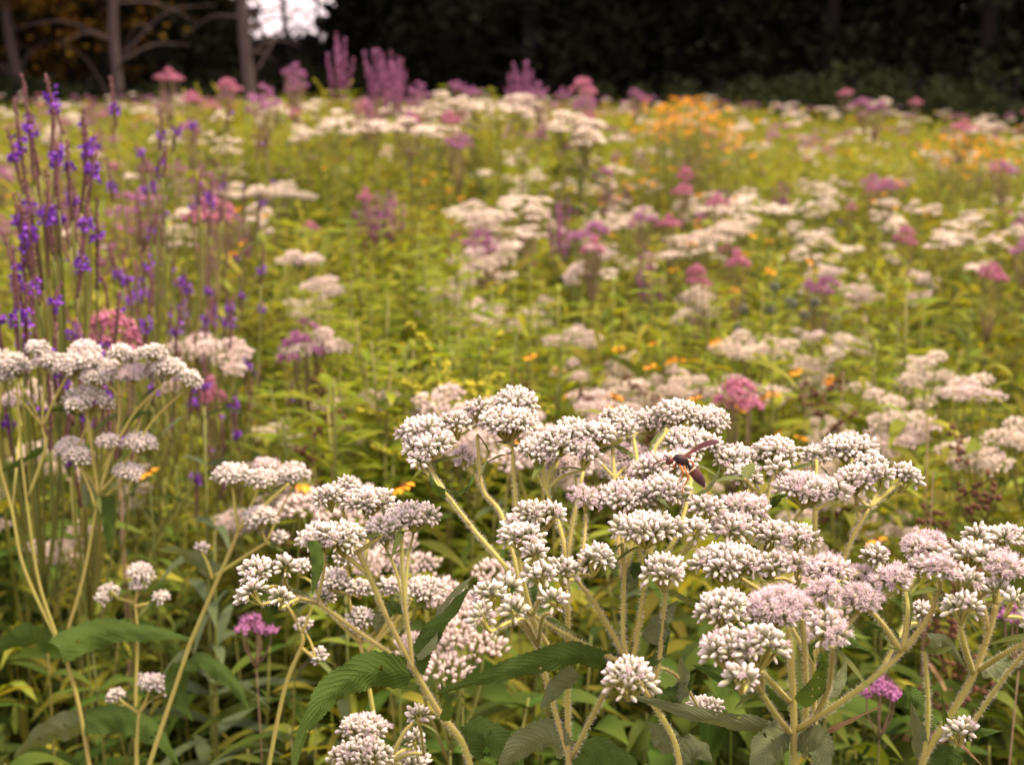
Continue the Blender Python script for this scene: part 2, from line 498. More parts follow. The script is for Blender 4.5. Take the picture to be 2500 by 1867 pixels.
# ------------------------------------------------------------------ ground
gm = MB()
gx = np.concatenate([np.linspace(-600, -14, 30), np.linspace(-12, 12, 60), np.linspace(14, 600, 30)])
gy = np.concatenate([np.linspace(-60, -2, 8), np.linspace(-1, 30, 70), np.linspace(32, 700, 40)])
GX, GY = np.meshgrid(gx, gy)
GZ = 0.02 * np.sin(GX * 1.3) * np.sin(GY * 0.9) + 0.012 * np.sin(GX * 4.1 + GY * 2.3)
nx, ny = len(gx), len(gy)
ii = (np.arange(ny - 1)[:, None] * nx + np.arange(nx - 1)[None]).ravel()
gm.add(np.stack([GX.ravel(), GY.ravel(), GZ.ravel()], 1), np.stack([ii, ii + 1, ii + nx + 1, ii + nx], 1), np.array([.5, .5, .5]))
structure(gm.build("ground", "soil_thatch"))

# ------------------------------------------------------------------ wood beyond the meadow


def leaf_cloud(mb, centres, radii, per, size, flatten=0.7):
    """clumps of small leaf quads spread through a volume"""
    centres = np.atleast_2d(centres); N = len(centres) * per
    c = np.repeat(centres, per, 0); r = np.repeat(np.broadcast_to(radii, (len(centres),)), per)
    d = unit(RNG.normal(size=(N, 3))) * (RNG.random(N) ** 0.45 * r)[:, None]
    d[:, 2] *= flatten
    p = c + d
    sz = size * (0.6 + 0.8 * RNG.random(N))
    u = unit(RNG.normal(size=(N, 3)) + np.array([0, 0, -0.3])); v = unit(np.cross(u, RNG.normal(size=(N, 3))))
    V = np.stack([p, p + (u * 0.5 + v * 0.28) * sz[:, None], p + u * sz[:, None], p + (u * 0.5 - v * 0.28) * sz[:, None]], 1).reshape(-1, 3)
    C = np.repeat(np.stack([np.full(N, .5), np.repeat(RNG.random(len(centres)), per) * .6 + RNG.random(N) * .4, np.full(N, .5)], 1), 4, 0)
    mb.add(V, np.arange(4 * N).reshape(-1, 4), C)


def tree(px, D, h, rad, crown_r, z0, label, leaf, lean=0.0, bark="dark_bark", group=None, clumps=90, per=45, size=0.22, shape="cone", name="tree", limbs=10, thin=0):
    g = at(px, 203.5, D)
    x, y = g[0], g[1]
    t = thing(name, label, "tree", (x, y, 0), group)
    mb = MB()
    P = smooth_line([(0, 0, -0.3), (lean * .03 * h + random.uniform(-.08, .08), 0, h * .08), (lean * .07 * h + random.uniform(-.12, .12), 0, h * .17), (lean * 0.12 * h + random.uniform(-.15, .15), 0, h * .3), (lean * .3 * h, random.uniform(-.2, .2), h * .65), (lean * .42 * h, 0, h)], 5)
    tube(mb, P, [rad * 1.35, rad * 1.05, rad * .95, rad * .8, rad * .6, rad * .15], 9)
    for k in range(limbs):
        zf = random.uniform(z0 / h * 0.7 + 0.05, 0.9)
        b = P[int(zf * (len(P) - 1))]
        a = random.uniform(0, 6.28)
        ln = crown_r * random.uniform(.5, .95) * (1.15 - zf if shape == "cone" else 0.9)
        q = b + np.array([math.cos(a) * ln, math.sin(a) * ln, random.uniform(-.25, .35) * ln])
        m_ = (b + q) / 2 + np.array([0, 0, .12 * ln])
        tube(mb, smooth_line([b, m_, q], 4), [rad * .3, rad * .2, rad * .06], 5)
    for k in range(thin):
        zf = random.uniform(0.08, 0.5)
        b = P[int(zf * (len(P) - 1))]
        a = random.uniform(0, 6.28); ln = random.uniform(1.2, 3.2)
        q = b + np.array([math.cos(a) * ln, math.sin(a) * ln, random.uniform(-.1, 0.8) * ln])
        tube(mb, smooth_line([b, (b + q) / 2 + np.array([0, 0, .2 * ln]), q], 4), [rad * .28, rad * .16, rad * .05], 5)
    mb.build("trunk", bark, t)
    cb = MB()
    u = RNG.random(clumps)
    z = z0 + (h - z0) * u ** (1.35 if shape == "cone" else 1.1)
    f = (z - z0) / (h - z0)
    R = crown_r * ((1 - f) ** 0.75 + .05) if shape == "cone" else crown_r * np.sqrt(np.clip(1 - (2 * f - 0.9) ** 2 * .75, 0.05, 1))
    a = RNG.random(clumps) * 6.283
    rr = R * np.sqrt(RNG.random(clumps))
    cs = np.stack([np.cos(a) * rr + lean * .4 * z, np.sin(a) * rr, z], 1)
    leaf_cloud(cb, cs, np.clip(crown_r * .33, .35, 1.0), per, size)
    cb.build("crown", leaf, t, smooth=False)
    return t


def drift(x, y):
    return .5 + .5 * np.sin(x * 1.1 + 2 * np.sin(y * .45)) * np.sin(y * .8 + 1.3 * np.sin(x * .6))


GW = "dark trees along the edge of the wood"
tree(292, 36, 16, .125, 3.2, 4.6, "straight slim grey-brown trunk beside the yellowing branches at the wood's edge", "broad_leaf", bark="tree_bark", shape="round", clumps=60, thin=4, name="broadleaf_tree")
tree(618, 34, 17, .14, 3.0, 5.2, "pale leaning tree trunk next to the gap of sky", "broad_leaf", lean=-.13, bark="tree_bark", shape="round", clumps=60, thin=4, name="broadleaf_tree")
tree(40, 39, 15, .16, 3.4, 3.6, "purplish trunk under yellow-brown leaves at the wood's edge", "autumn_leaf", bark="tree_bark", shape="round", clumps=60, thin=4, name="broadleaf_tree")
tree(170, 42, 12, .22, 3.6, 1.3, "tree with yellow-brown autumn leaves hanging low before the wood", "autumn_leaf", shape="round", clumps=110, per=34, name="broadleaf_tree")
tree(262, 40, 12, .18, 3.0, 1.5, "brown-leaved tree just behind the straight slim trunk", "autumn_leaf", shape="round", clumps=90, per=26, name="broadleaf_tree")
tree(440, 43, 13, .18, 2.6, 1.2, "dull olive tree between the straight trunk and the leaning one", "broad_leaf", shape="round", clumps=110, per=34, name="broadleaf_tree")
tree(700, 44, 13, .10, 2.0, 3.1, "bare thin-branched tree standing in the gap of sky", "broad_leaf", shape="round", clumps=26, per=20, thin=40, bark="dark_bark", name="broadleaf_tree", limbs=12)
tree(775, 47, 12, .07, 1.6, 3.3, "spindly tree with bare twigs just beside the tall dark conifers", "broad_leaf", shape="round", clumps=20, per=18, thin=34, name="broadleaf_tree")
for px, D, h, cr in [(400, 41, 14, 2.6), (480, 47, 13, 2.0), (925, 45, 14, 1.5), (1100, 42, 17, 3.2), (1180, 46, 18, 3.8), (1290, 39, 16, 3.5), (1480, 41, 18, 3.8), (1660, 40, 17, 3.6), (1830, 39, 18, 3.9),
                     (2020, 37, 16, 3.6), (2200, 39, 18, 3.8), (2400, 36, 17, 3.8), (2600, 38, 17, 3.8), (2850, 36, 16, 3.8), (-150, 40, 15, 3.4), (-380, 38, 16, 3.6), (340, 46, 15, 3.0), (1080, 49, 18, 3.2), (1390, 47, 18, 3.8)]:
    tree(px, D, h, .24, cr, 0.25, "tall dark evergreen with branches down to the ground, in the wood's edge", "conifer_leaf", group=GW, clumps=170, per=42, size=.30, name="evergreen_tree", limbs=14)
# low scrub at the foot of the wood, a thing each
for k, (px, D, hh) in enumerate([(1720, 31, 1.5), (1850, 30, 1.6), (1980, 29, 1.7), (2090, 29, 1.5), (2230, 27, 1.6), (2360, 27, 1.5), (2480, 25, 1.5), (2610, 26, 1.6), (640, 40, 2.2), (760, 41, 2.4), (690, 42, 2.3), (850, 40, 2.6), (480, 38, 1.8), (150, 36, 1.6), (10, 35, 1.6)]):
    g = at(px, 203.5, D)
    t = thing("scrub_bush", "dark green scrub bush at the foot of the wood, behind the meadow", "bush", (g[0], g[1], 0), "scrub bushes along the wood")
    b = MB()
    cs = RNG.normal(size=(46, 3)) * np.array([.9, .6, .32]) + np.array([0, 0, hh * .5]); cs[:, 2] = np.abs(cs[:, 2])
    leaf_cloud(b, cs, .32, 40, .13)
    b.build("foliage", "bramble_leaf", t, smooth=False)
    b = MB()
    for q in range(7):
        a = random.uniform(0, 6.28); r_ = random.uniform(.2, .9)
        tube(b, smooth_line([(0.1 * math.cos(a), .1 * math.sin(a), -.05), (r_ * .6 * math.cos(a), r_ * .6 * math.sin(a), hh * .5), (r_ * math.cos(a), r_ * math.sin(a), hh * .95)], 4), [.02, .014, .006], 5)
    b.build("stem", "dark_bark", t)

# the wood's interior: one mass that reads as darkness, thinner and lower where the sky shows through
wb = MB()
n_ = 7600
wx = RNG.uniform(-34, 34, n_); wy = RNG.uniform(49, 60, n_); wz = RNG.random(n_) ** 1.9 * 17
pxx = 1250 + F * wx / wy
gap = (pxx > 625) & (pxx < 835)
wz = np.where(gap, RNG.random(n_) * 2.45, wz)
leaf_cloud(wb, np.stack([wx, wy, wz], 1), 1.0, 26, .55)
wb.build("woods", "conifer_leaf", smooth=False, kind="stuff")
bpy.data.objects["woods"]["label"] = "dark mass of the wood behind its edge trees"
bpy.data.objects["woods"]["category"] = "woods"

# ------------------------------------------------------------------ boneset flower pieces
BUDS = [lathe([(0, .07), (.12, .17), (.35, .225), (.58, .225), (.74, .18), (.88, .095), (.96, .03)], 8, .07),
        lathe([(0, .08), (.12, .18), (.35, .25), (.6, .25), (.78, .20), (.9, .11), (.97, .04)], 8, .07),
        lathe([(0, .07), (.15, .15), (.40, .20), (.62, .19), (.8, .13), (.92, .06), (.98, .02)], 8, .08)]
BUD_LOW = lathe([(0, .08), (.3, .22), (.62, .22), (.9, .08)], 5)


def floret_template(seed):
    r = random.Random(seed)
    V, Fc, C = lathe([(0, .08), (.15, .17), (.4, .22), (.62, .24)], 8, .08)
    V, Fc, C = list(map(tuple, V)), list(map(tuple, Fc)), [(c[0] * .8, c[1], c[2]) for c in C]
    for k in range(12):                      # little corollas
        a = r.uniform(0, 6.28); q = r.uniform(0.03, .24)
        bx, by, bz = q * math.cos(a), q * math.sin(a), .62
        h = r.uniform(.14, .30)
        ox, oy = bx * 1.25, by * 1.25
        i = len(V)
        V += [(bx, by, bz - .1), (ox - .055, oy, bz + h), (ox + .05, oy - .03, bz + h * .9), (ox, oy + .06, bz + h)]
        C += [(.6, .5, .5)] + [(.85, .5, .5)] * 3
        Fc += [(i, i + 1, i + 2), (i, i + 2, i + 3), (i, i + 3, i + 1), (i + 1, i + 3, i + 2)]
    for k in range(20):                      # long curling style threads
        a = r.uniform(0, 6.28); q = r.uniform(.05, .25)
        p0 = np.array([q * math.cos(a), q * math.sin(a), .62])
        d = np.array([math.cos(a) * r.uniform(.1, .75), math.sin(a) * r.uniform(.1, .75), 1.0]); d /= np.linalg.norm(d)
        ln = r.uniform(.22, .52)
        bend = np.array([r.uniform(-.14, .14), r.uniform(-.14, .14), 0])
        sd = np.array([-math.sin(a), math.cos(a), 0]) * .018
        p1 = p0 + d * ln * .55; p2 = p0 + d * ln + bend
        i = len(V)
        V += [tuple(p0 - sd), tuple(p0 + sd), tuple(p1 - sd), tuple(p1 + sd), tuple(p2 - sd), tuple(p2 + sd)]
        C += [(.6, .5, .5)] * 2 + [(.85, .5, .5)] * 2 + [(.95, .5, .5)] * 2
        Fc += [(i, i + 1, i + 3), (i, i + 3, i + 2), (i + 2, i + 3, i + 5), (i + 2, i + 5, i + 4)]
    return np.array(V), np.array(Fc), np.array(C)


FLORETS = [floret_template(s) for s in (1, 2, 3)]
TET = (np.array([(-.5, -.3, 0), (.5, -.3, 0), (0, .6, 0), (0, 0, .9)]), np.array([(0, 2, 1), (0, 1, 3), (1, 2, 3), (2, 0, 3)]), np.full((4, 3), .5))
BUD_MESH = []
for k, t_ in enumerate(BUDS):
    BUD_MESH.append(MB().add(*t_).mesh("bud", "bud_scales"))


def cluster_layout(c, R, H, tilt, rnd, ryx=None):
    """corymb of umbellets -> list of umbellet (base, axis), buds (pos, dir, len)"""
    ry = min(R, 0.0125) if ryx is None else ryx
    R = R * 1.13; ry = ry * 1.13
    bx, by = max(R - .0048, .0016), max(ry - .0048, .0016)
    n = int(min(30, max(3 if R > .0055 else 1, round(2 + 5.2 * bx * by / .0045 ** 2))))
    lean = np.array([tilt, 0, 0])
    ax0 = unit(np.array([tilt, -0.30, 1.0]))
    B = c - ax0 * (H * .5 + .004 + 0.35 * R)
    umb, buds = [], []
    for k in range(n):
        rr = math.sqrt((k + .35) / n); a = k * 2.39996 + rnd.uniform(-.25, .25)
        x, y = rr * math.cos(a), rr * math.sin(a)
        off = np.array([x * bx, y * by, 0])
        off[2] = -tilt * off[0] + (0.30 - rr * rr * .75) * max(H - .009, .001) * .8 + rnd.uniform(-.0012, .0012)
        u = c + off - ax0 * .0045
        ax = unit(ax0 + np.array([x * .75, y * .75, 0]))
        umb.append((u, ax))
        nb = rnd.randint(12, 17)
        for b in range(nb):
            f = (b + .4) / nb
            th = math.acos(1 - f * (1 - math.cos(1.72)))
            ph = b * 2.39996 + rnd.uniform(-.3, .3) + k
            zx = unit(np.cross(ax, [0.3, 1, .2])); zy = np.cross(ax, zx)
            d = unit(ax * math.cos(th) + (zx * math.cos(ph) + zy * math.sin(ph)) * math.sin(th) + np.array([rnd.uniform(-.08, .08) for _ in range(3)]))
            ln = rnd.uniform(.0036, .0053) * (1 if f < .7 else rnd.uniform(.5, .95))
            buds.append((u + d * rnd.uniform(.0016, .0028), d, ln))
    return B, umb, buds


def depth_rule(py, off):
    return .78 - (py - 960) * .00034 + off


SHOWN_BUDS = 300


def stem_path(pts, d0):
    return [at(p[0], p[1], p[2] if len(p) > 2 else d0) for p in pts]


def to_ground(P):
    """extend a stem down to the soil, evenly spaced so that the curve stays calm"""
    p = np.asarray(P[0]); t = unit(p - np.asarray(P[1]))
    g = np.array([p[0] + t[0] * .12, p[1] + t[1] * .12 + .02, -.02])
    out = []
    for f in np.linspace(0, 1, 12, endpoint=False):
        q = g * (1 - f) + p * f
        q = q + np.array([t[0], t[1], 0]) * .06 * f * (1 - f)
        out.append(q)
    return out + list(P)


def boneset(label, trunk, branches, clusters, d0, off, group=None, detail=True, fat=1.0, seed=1, fixedD=None, leaves_=(), bracts=True, low=False):
    """trunk / branches: pixel polylines with real depth; clusters: (px, py, w, h, open share, tilt[, depth])"""
    rnd = random.Random(seed)
    T = to_ground(stem_path(trunk, d0))
    root = T[0].copy(); root[2] = 0
    o = thing("boneset_plant", label, "wildflower", root, group)
    L0 = tuple(-root)
    hb = MB()
    mb = MB()
    P, r = tube(mb, smooth_line(T, 6), [.0024 * fat, .0021 * fat, .0018 * fat, .0013 * fat], 8)
    if detail:
        m = P[:, 2] > .85
        if m.sum() > 2:
            hairs(hb, P[m], r[m])
    mb.build("stem", "hairy_stem", o, loc=L0)
    nodes = [T[-1]]
    for br in branches:
        B = stem_path(br, d0)
        mb = MB()
        P, r = tube(mb, smooth_line(B, 6), [.0013 * fat, .0011 * fat, .0009 * fat], 7)
        if detail:
            hairs(hb, P, r)
        mb.build("branch", "hairy_stem", o, loc=L0)
        nodes.append(B[-1]); nodes.append(B[len(B) // 2] if len(B) > 3 else B[-1])
        if bracts:
            nb = rnd.randint(1, 2)
            for q in range(nb):
                b = MB()
                a = rnd.uniform(0, 6.28)
                leaves(b, [B[-1]], [(math.cos(a), math.sin(a) * .6, rnd.uniform(-.5, .4))], rnd.uniform(.012, .026), rnd.uniform(.003, .006), rnd.uniform(0, .5), nseg=6)
                b.build("bract", "boneset_leaf_bright", o, loc=L0)
    NP = np.array(nodes)
    all_b = []
    for cl in clusters:
        px, py, wpx, hpx, opn, tilt = cl[:6]
        D = cl[6] if len(cl) > 6 else (fixedD if fixedD else depth_rule(py, off))
        D += rnd.uniform(-.012, .012)
        c = at(px, py, D)
        R = wpx * .5 * D / F; H = hpx * D / F
        B, umb, buds = cluster_layout(c, R, H, tilt, rnd)
        # the stalk rises from the nearest fork below
        dv = B[None] - NP
        dist = np.linalg.norm(dv, axis=1)
        up_ = dv[:, 2] / np.maximum(dist, 1e-6)
        cost = dist * (1.0 + 3.0 * np.clip(.45 - up_, 0, 2))
        N = NP[int(np.argmin(cost))]
        mb = MB()
        mid = N * .5 + B * .5 + np.array([rnd.uniform(-.002, .002), 0, .08 * np.linalg.norm(B - N)])
        P, r = tube(mb, smooth_line([N, mid, B], 5), [.0010 * fat, .00085 * fat, .0007 * fat], 6)
        if detail:
            hairs(hb, P, r, 9)
        for (u, ax) in umb:
            m2 = B * .45 + u * .55 - np.array([0, 0, .0006])
            tube(mb, smooth_line([B, m2, u], 3), [.0008, .0005], 4)
        fc = mb.build("flower_cluster", "hairy_stem", o, loc=L0)
        nop = set()
        if detail or opn > 0:
            for k in range(len(buds)):
                if rnd.random() < max(opn, .025) and buds[k][1][2] > -.1:
                    nop.add(k)
        if nop:
            fb = MB(); ab = MB()
            idx = sorted(nop)
            for v in range(3):
                sel = [i for i in idx if i % 3 == v]
                if sel:
                    inst(fb, FLORETS[v], np.array([buds[i][0] for i in sel]), np.array([buds[i][1] for i in sel]), np.array([buds[i][2] for i in sel]) * 1.12)
            fo = fb.build("open_floret_tuft", "floret_pink", fc, kind="stuff")
            if detail:
                pp = np.array([buds[i][0] + buds[i][1] * buds[i][2] * rnd.uniform(.85, 1.1) for i in idx for _ in range(2)])
                pp += RNG.normal(0, .0007, pp.shape)
                inst(ab, TET, pp, RNG.normal(size=pp.shape), .00035)
                ab.build("anther_speck", "anther_dark", fc, kind="stuff")
        for k, (p, d, ln) in enumerate(buds):
            if k not in nop:
                all_b.append((float(np.dot(unit(CAM - p), d)) - 4.0 * (np.linalg.norm(CAM - p) - .6), fc, p, d, ln, k % 3))
    all_b.sort(key=lambda q: -q[0])
    show = all_b[:SHOWN_BUDS] if detail else []
    rest = all_b[len(show):]
    if show:
        R = orient(np.array([q[3] for q in show]), RNG.random(len(show)) * 6.28)
        for q, rm in zip(show, R):
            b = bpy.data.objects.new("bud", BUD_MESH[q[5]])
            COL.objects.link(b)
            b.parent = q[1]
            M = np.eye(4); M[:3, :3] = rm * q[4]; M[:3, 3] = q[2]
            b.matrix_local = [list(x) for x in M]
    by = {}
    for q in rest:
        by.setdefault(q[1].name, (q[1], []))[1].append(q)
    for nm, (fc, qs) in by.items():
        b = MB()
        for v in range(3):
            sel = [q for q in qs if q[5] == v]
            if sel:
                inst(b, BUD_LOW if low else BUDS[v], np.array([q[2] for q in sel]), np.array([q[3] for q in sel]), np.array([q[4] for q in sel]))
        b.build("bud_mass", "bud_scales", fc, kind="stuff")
    if detail and hb.n:
        hb.build("stem_hairs", "stem_hair", o, loc=L0, kind="stuff", smooth=False)
    for lf in leaves_:
        hero_leaf(o, L0, d0, *lf)
    return o


def hero_leaf(parent, L0, d0, pts, wpx, roll, material="boneset_leaf", fold=.35, holes=.006, seed=None):
    """crenate, rugose lanceolate leaf along a pixel polyline at real depth"""
    rnd = random.Random(seed if seed is not None else int(pts[0][0] * 7 + pts[-1][1]))
    P = smooth_line([at(p[0], p[1], p[2] if len(p) > 2 else d0) for p in pts], 9)
    seg = np.concatenate([[0], np.cumsum(np.linalg.norm(np.diff(P, axis=0), axis=1))]); s0 = seg / seg[-1]
    nu, nv = 56, 9
    s = np.linspace(0, 1, nu)
    C0 = np.stack([np.interp(s, s0, P[:, k]) for k in range(3)], 1)
    W = wpx * d0 / F
    T = unit(np.gradient(C0, axis=0))
    view = unit(C0 - CAM)
    A0 = unit(np.cross(T, view)); N0 = np.cross(A0, T)
    ro = math.radians(roll) + .25 * np.sin(s * 5 + rnd.uniform(0, 6))
    A = A0 * np.cos(ro)[:, None] + N0 * np.sin(ro)[:, None]
    N = np.cross(A, T)
    prof = (s + .10) ** .40 * (1 - s) ** .95; prof = prof / prof.max()
    prof[-1] = .01
    tooth = 1 + np.where(np.arange(nu) % 2 == 0, 1, -1) * np.array([rnd.uniform(.03, .10) for _ in range(nu)])
    v = np.linspace(-1, 1, nv)
    hw = .5 * W * prof
    V = np.zeros((nu, nv, 3)); Cc = np.zeros((nu, nv, 3))
    ph = rnd.uniform(0, 6); g = rnd.random()
    for j, vv in enumerate(v):
        e = tooth if abs(vv) > .99 else 1.0
        rip = .26 * np.sin(s * 19 + ph + (2 if vv > 0 else 0)) * vv * vv + .05 * np.sin(s * 47 + vv * 6 + ph)
        V[:, j] = C0 + A * (vv * hw * e)[:, None] * math.cos(fold) + N * ((abs(vv) * math.sin(fold) + rip) * hw)[:, None]
        Cc[:, j, 0] = s; Cc[:, j, 1] = g; Cc[:, j, 2] = abs(vv)
    f = []
    for i in range(nu - 1):
        for j in range(nv - 1):
            if holes and rnd.random() < holes and 0 < j < nv - 2 and 3 < i < nu - 4:
                continue
            a = i * nv + j
            f.append((a, a + 1, a + nv + 1, a + nv))
    b = MB().add(V.reshape(-1, 3), np.array(f), Cc.reshape(-1, 3))
    return b.build("leaf", material, parent, loc=L0)


# ------------------------------------------------------------------ the near bonesets
boneset("tall boneset with greenish-white bud domes just behind the wasp's boneset",
        [(1392, 1990), (1388, 1850), (1385, 1670), (1386, 1495), (1380, 1440)],
        [[(1388, 1850), (1345, 1700), (1313, 1577), (1292, 1500)],
         [(1313, 1577), (1290, 1490), (1240, 1392), (1150, 1285, .72), (1095, 1212, .74), (1045, 1135, .76)],
         [(1290, 1500), (1228, 1266, .73), (1178, 1191, .75), (1165, 1060, .76)],
         [(1352, 1596), (1303, 1511), (1265, 1355), (1260, 1239, .74), (1250, 1085, .76)],
         [(1386, 1495), (1375, 1320, .72), (1334, 1195, .74), (1325, 1130, .74)],
         [(1386, 1495), (1390, 1330, .72), (1424, 1150, .73)]],
        [(1025, 1029, 108, 45, 0, -.2), (1040, 1067, 120, 50, 0, -.15), (1018, 1103, 55, 45, 0, -.3), (1108, 1015, 75, 70, .06, -.15), (1167, 984, 65, 60, 0, 0),
         (1262, 959, 105, 60, 0, .1), (1240, 1008, 140, 80, .03, 0), (1312, 1076, 100, 75, .03, 0), (1368, 1058, 100, 70, .03, .1), (1431, 1088, 75, 72, .12, .1),
         (1402, 1033, 90, 50, 0, 0, .78), (1131, 1101, 50, 36, .95, 0, .77), (1363, 1121, 45, 40, .95, 0, .76), (1296, 1235, 80, 50, 0, 0), (1340, 1238, 80, 50, 0, 0), (1266, 1262, 90, 60, 0, 0),
         (1306, 1330, 60, 55, 0, 0), (1270, 1290, 105, 60, 0, 0), (1352, 1450, 70, 40, 0, 0),
         (1190, 1430, 85, 70, 0, -.2), (1240, 1412, 65, 55, 0, 0), (1165, 1490, 65, 75, 0, -.5), (1258, 1475, 52, 50, 0, .1)],
        .70, 0, seed=11,
        leaves_=[([(1250, 1105, .752), (1190, 1130, .74), (1165, 1185, .73)], 14, 60, "boneset_leaf_bright"), ([(1095, 1212, .735), (1060, 1190), (1048, 1150, .72)], 28, 20, "boneset_leaf"),
                 ([(1100, 1208, .735), (1140, 1190), (1165, 1130, .72)], 16, 40, "boneset_leaf"), ([(1385, 1840), (1330, 1800), (1260, 1830), (1210, 1900)], 90, 30, "boneset_leaf_pale"),
                 ([(1392, 1850), (1450, 1830), (1530, 1860), (1580, 1930)], 90, 35, "boneset_leaf")])

boneset("broad boneset with a dark brown wasp resting on its white buds",
        [(1668, 1990), (1650, 1820), (1589, 1709), (1535, 1625)],
        [[(1535, 1620), (1465, 1494), (1408, 1415)],
         [(1535, 1620), (1521, 1545), (1524, 1410), (1518, 1325)],
         [(1540, 1620), (1555, 1562), (1572, 1410), (1560, 1335)],
         [(1535, 1622), (1480, 1599), (1387, 1552), (1300, 1500)],
         [(1524, 1410), (1505, 1290, .70), (1500, 1167, .73), (1495, 1085, .75)],
         [(1524, 1400), (1562, 1250, .70), (1556, 1130, .73), (1545, 1063, .75)],
         [(1572, 1410), (1600, 1280, .70), (1592, 1120, .73), (1626, 1055, .75)],
         [(1572, 1410), (1640, 1330, .69), (1680, 1215, .71), (1690, 1130, .73)],
         [(1589, 1709), (1611, 1600), (1625, 1440)],
         [(1395, 1850, .70), (1476, 1692), (1500, 1665, .66)]],
        [(1511, 1009, 82, 42, 0, 0), (1530, 1030, 48, 36, 0, 0), (1462, 1040, 92, 46, 0, 0), (1405, 1045, 60, 45, 0, 0), (1592, 1012, 88, 42, 0, 0), (1653, 990, 108, 54, .02, 0), (1728, 1005, 108, 54, 0, .1),
         (1690, 1060, 134, 66, .03, .1), (1650, 1112, 104, 42, .05, 0), (1588, 1122, 78, 42, .3, 0), (1567, 1144, 38, 36, .95, 0), (1520, 1140, 84, 38, .1, 0, .75), (1545, 1100, 78, 40, .9, 0, .77),
         (1630, 1174, 114, 62, .02, .1), (1527, 1190, 134, 74, .05, -.05), (1425, 1200, 66, 58, .85, -.1), (1580, 1268, 180, 58, .02, 0), (1728, 1222, 78, 50, .05, 0), (1700, 1275, 68, 52, .05, 0),
         (1312, 1387, 80, 44, .03, -.15, .66), (1374, 1375, 80, 58, .03, -.1, .66), (1459, 1342, 84, 82, .03, .1, .66), (1623, 1370, 108, 92, .02, 0), (1538, 1630, 132, 105, 0, 0), (1725, 1712, 80, 38, 0, 0, .80)],
        .68, 0, seed=12,
        leaves_=[([(1480, 1615), (1400, 1600, .67), (1300, 1618, .66), (1200, 1650, .65), (1060, 1695, .64)], 66, 25, "boneset_leaf"),
                 ([(1530, 1392, .68), (1545, 1415), (1530, 1450)], 52, 10, "boneset_leaf_pale"), ([(1538, 1398), (1560, 1380), (1590, 1350)], 40, 30, "boneset_leaf"),
                 ([(1410, 1640), (1360, 1680), (1318, 1730)], 60, 20, "boneset_leaf_pale"),
                 ([(1590, 1570), (1612, 1515), (1655, 1465)], 66, 20, "boneset_leaf_pale"), ([(1560, 1640), (1610, 1590), (1640, 1500)], 34, 15, "boneset_leaf"),
                 ([(1600, 1700), (1655, 1690), (1700, 1640)], 50, 15, "boneset_leaf"), ([(1640, 1720), (1665, 1660), (1660, 1600)], 50, 30, "boneset_leaf_pale"),
                 ([(1650, 1830), (1620, 1800), (1580, 1760)], 70, 20, "boneset_leaf_pale"), ([(1655, 1830), (1700, 1820), (1740, 1860)], 80, 20, "boneset_leaf_pale"),
                 ([(1690, 1215, .69), (1730, 1190), (1756, 1145, .68), (1752, 1122, .68)], 14, 15, "boneset_leaf_bright"), ([(1682, 1208, .69), (1665, 1216, .69), (1656, 1218, .69)], 10, 15, "boneset_leaf_bright"),
                 ([(1610, 1205, .70), (1620, 1225), (1640, 1245)], 22, 20, "boneset_leaf_bright")])

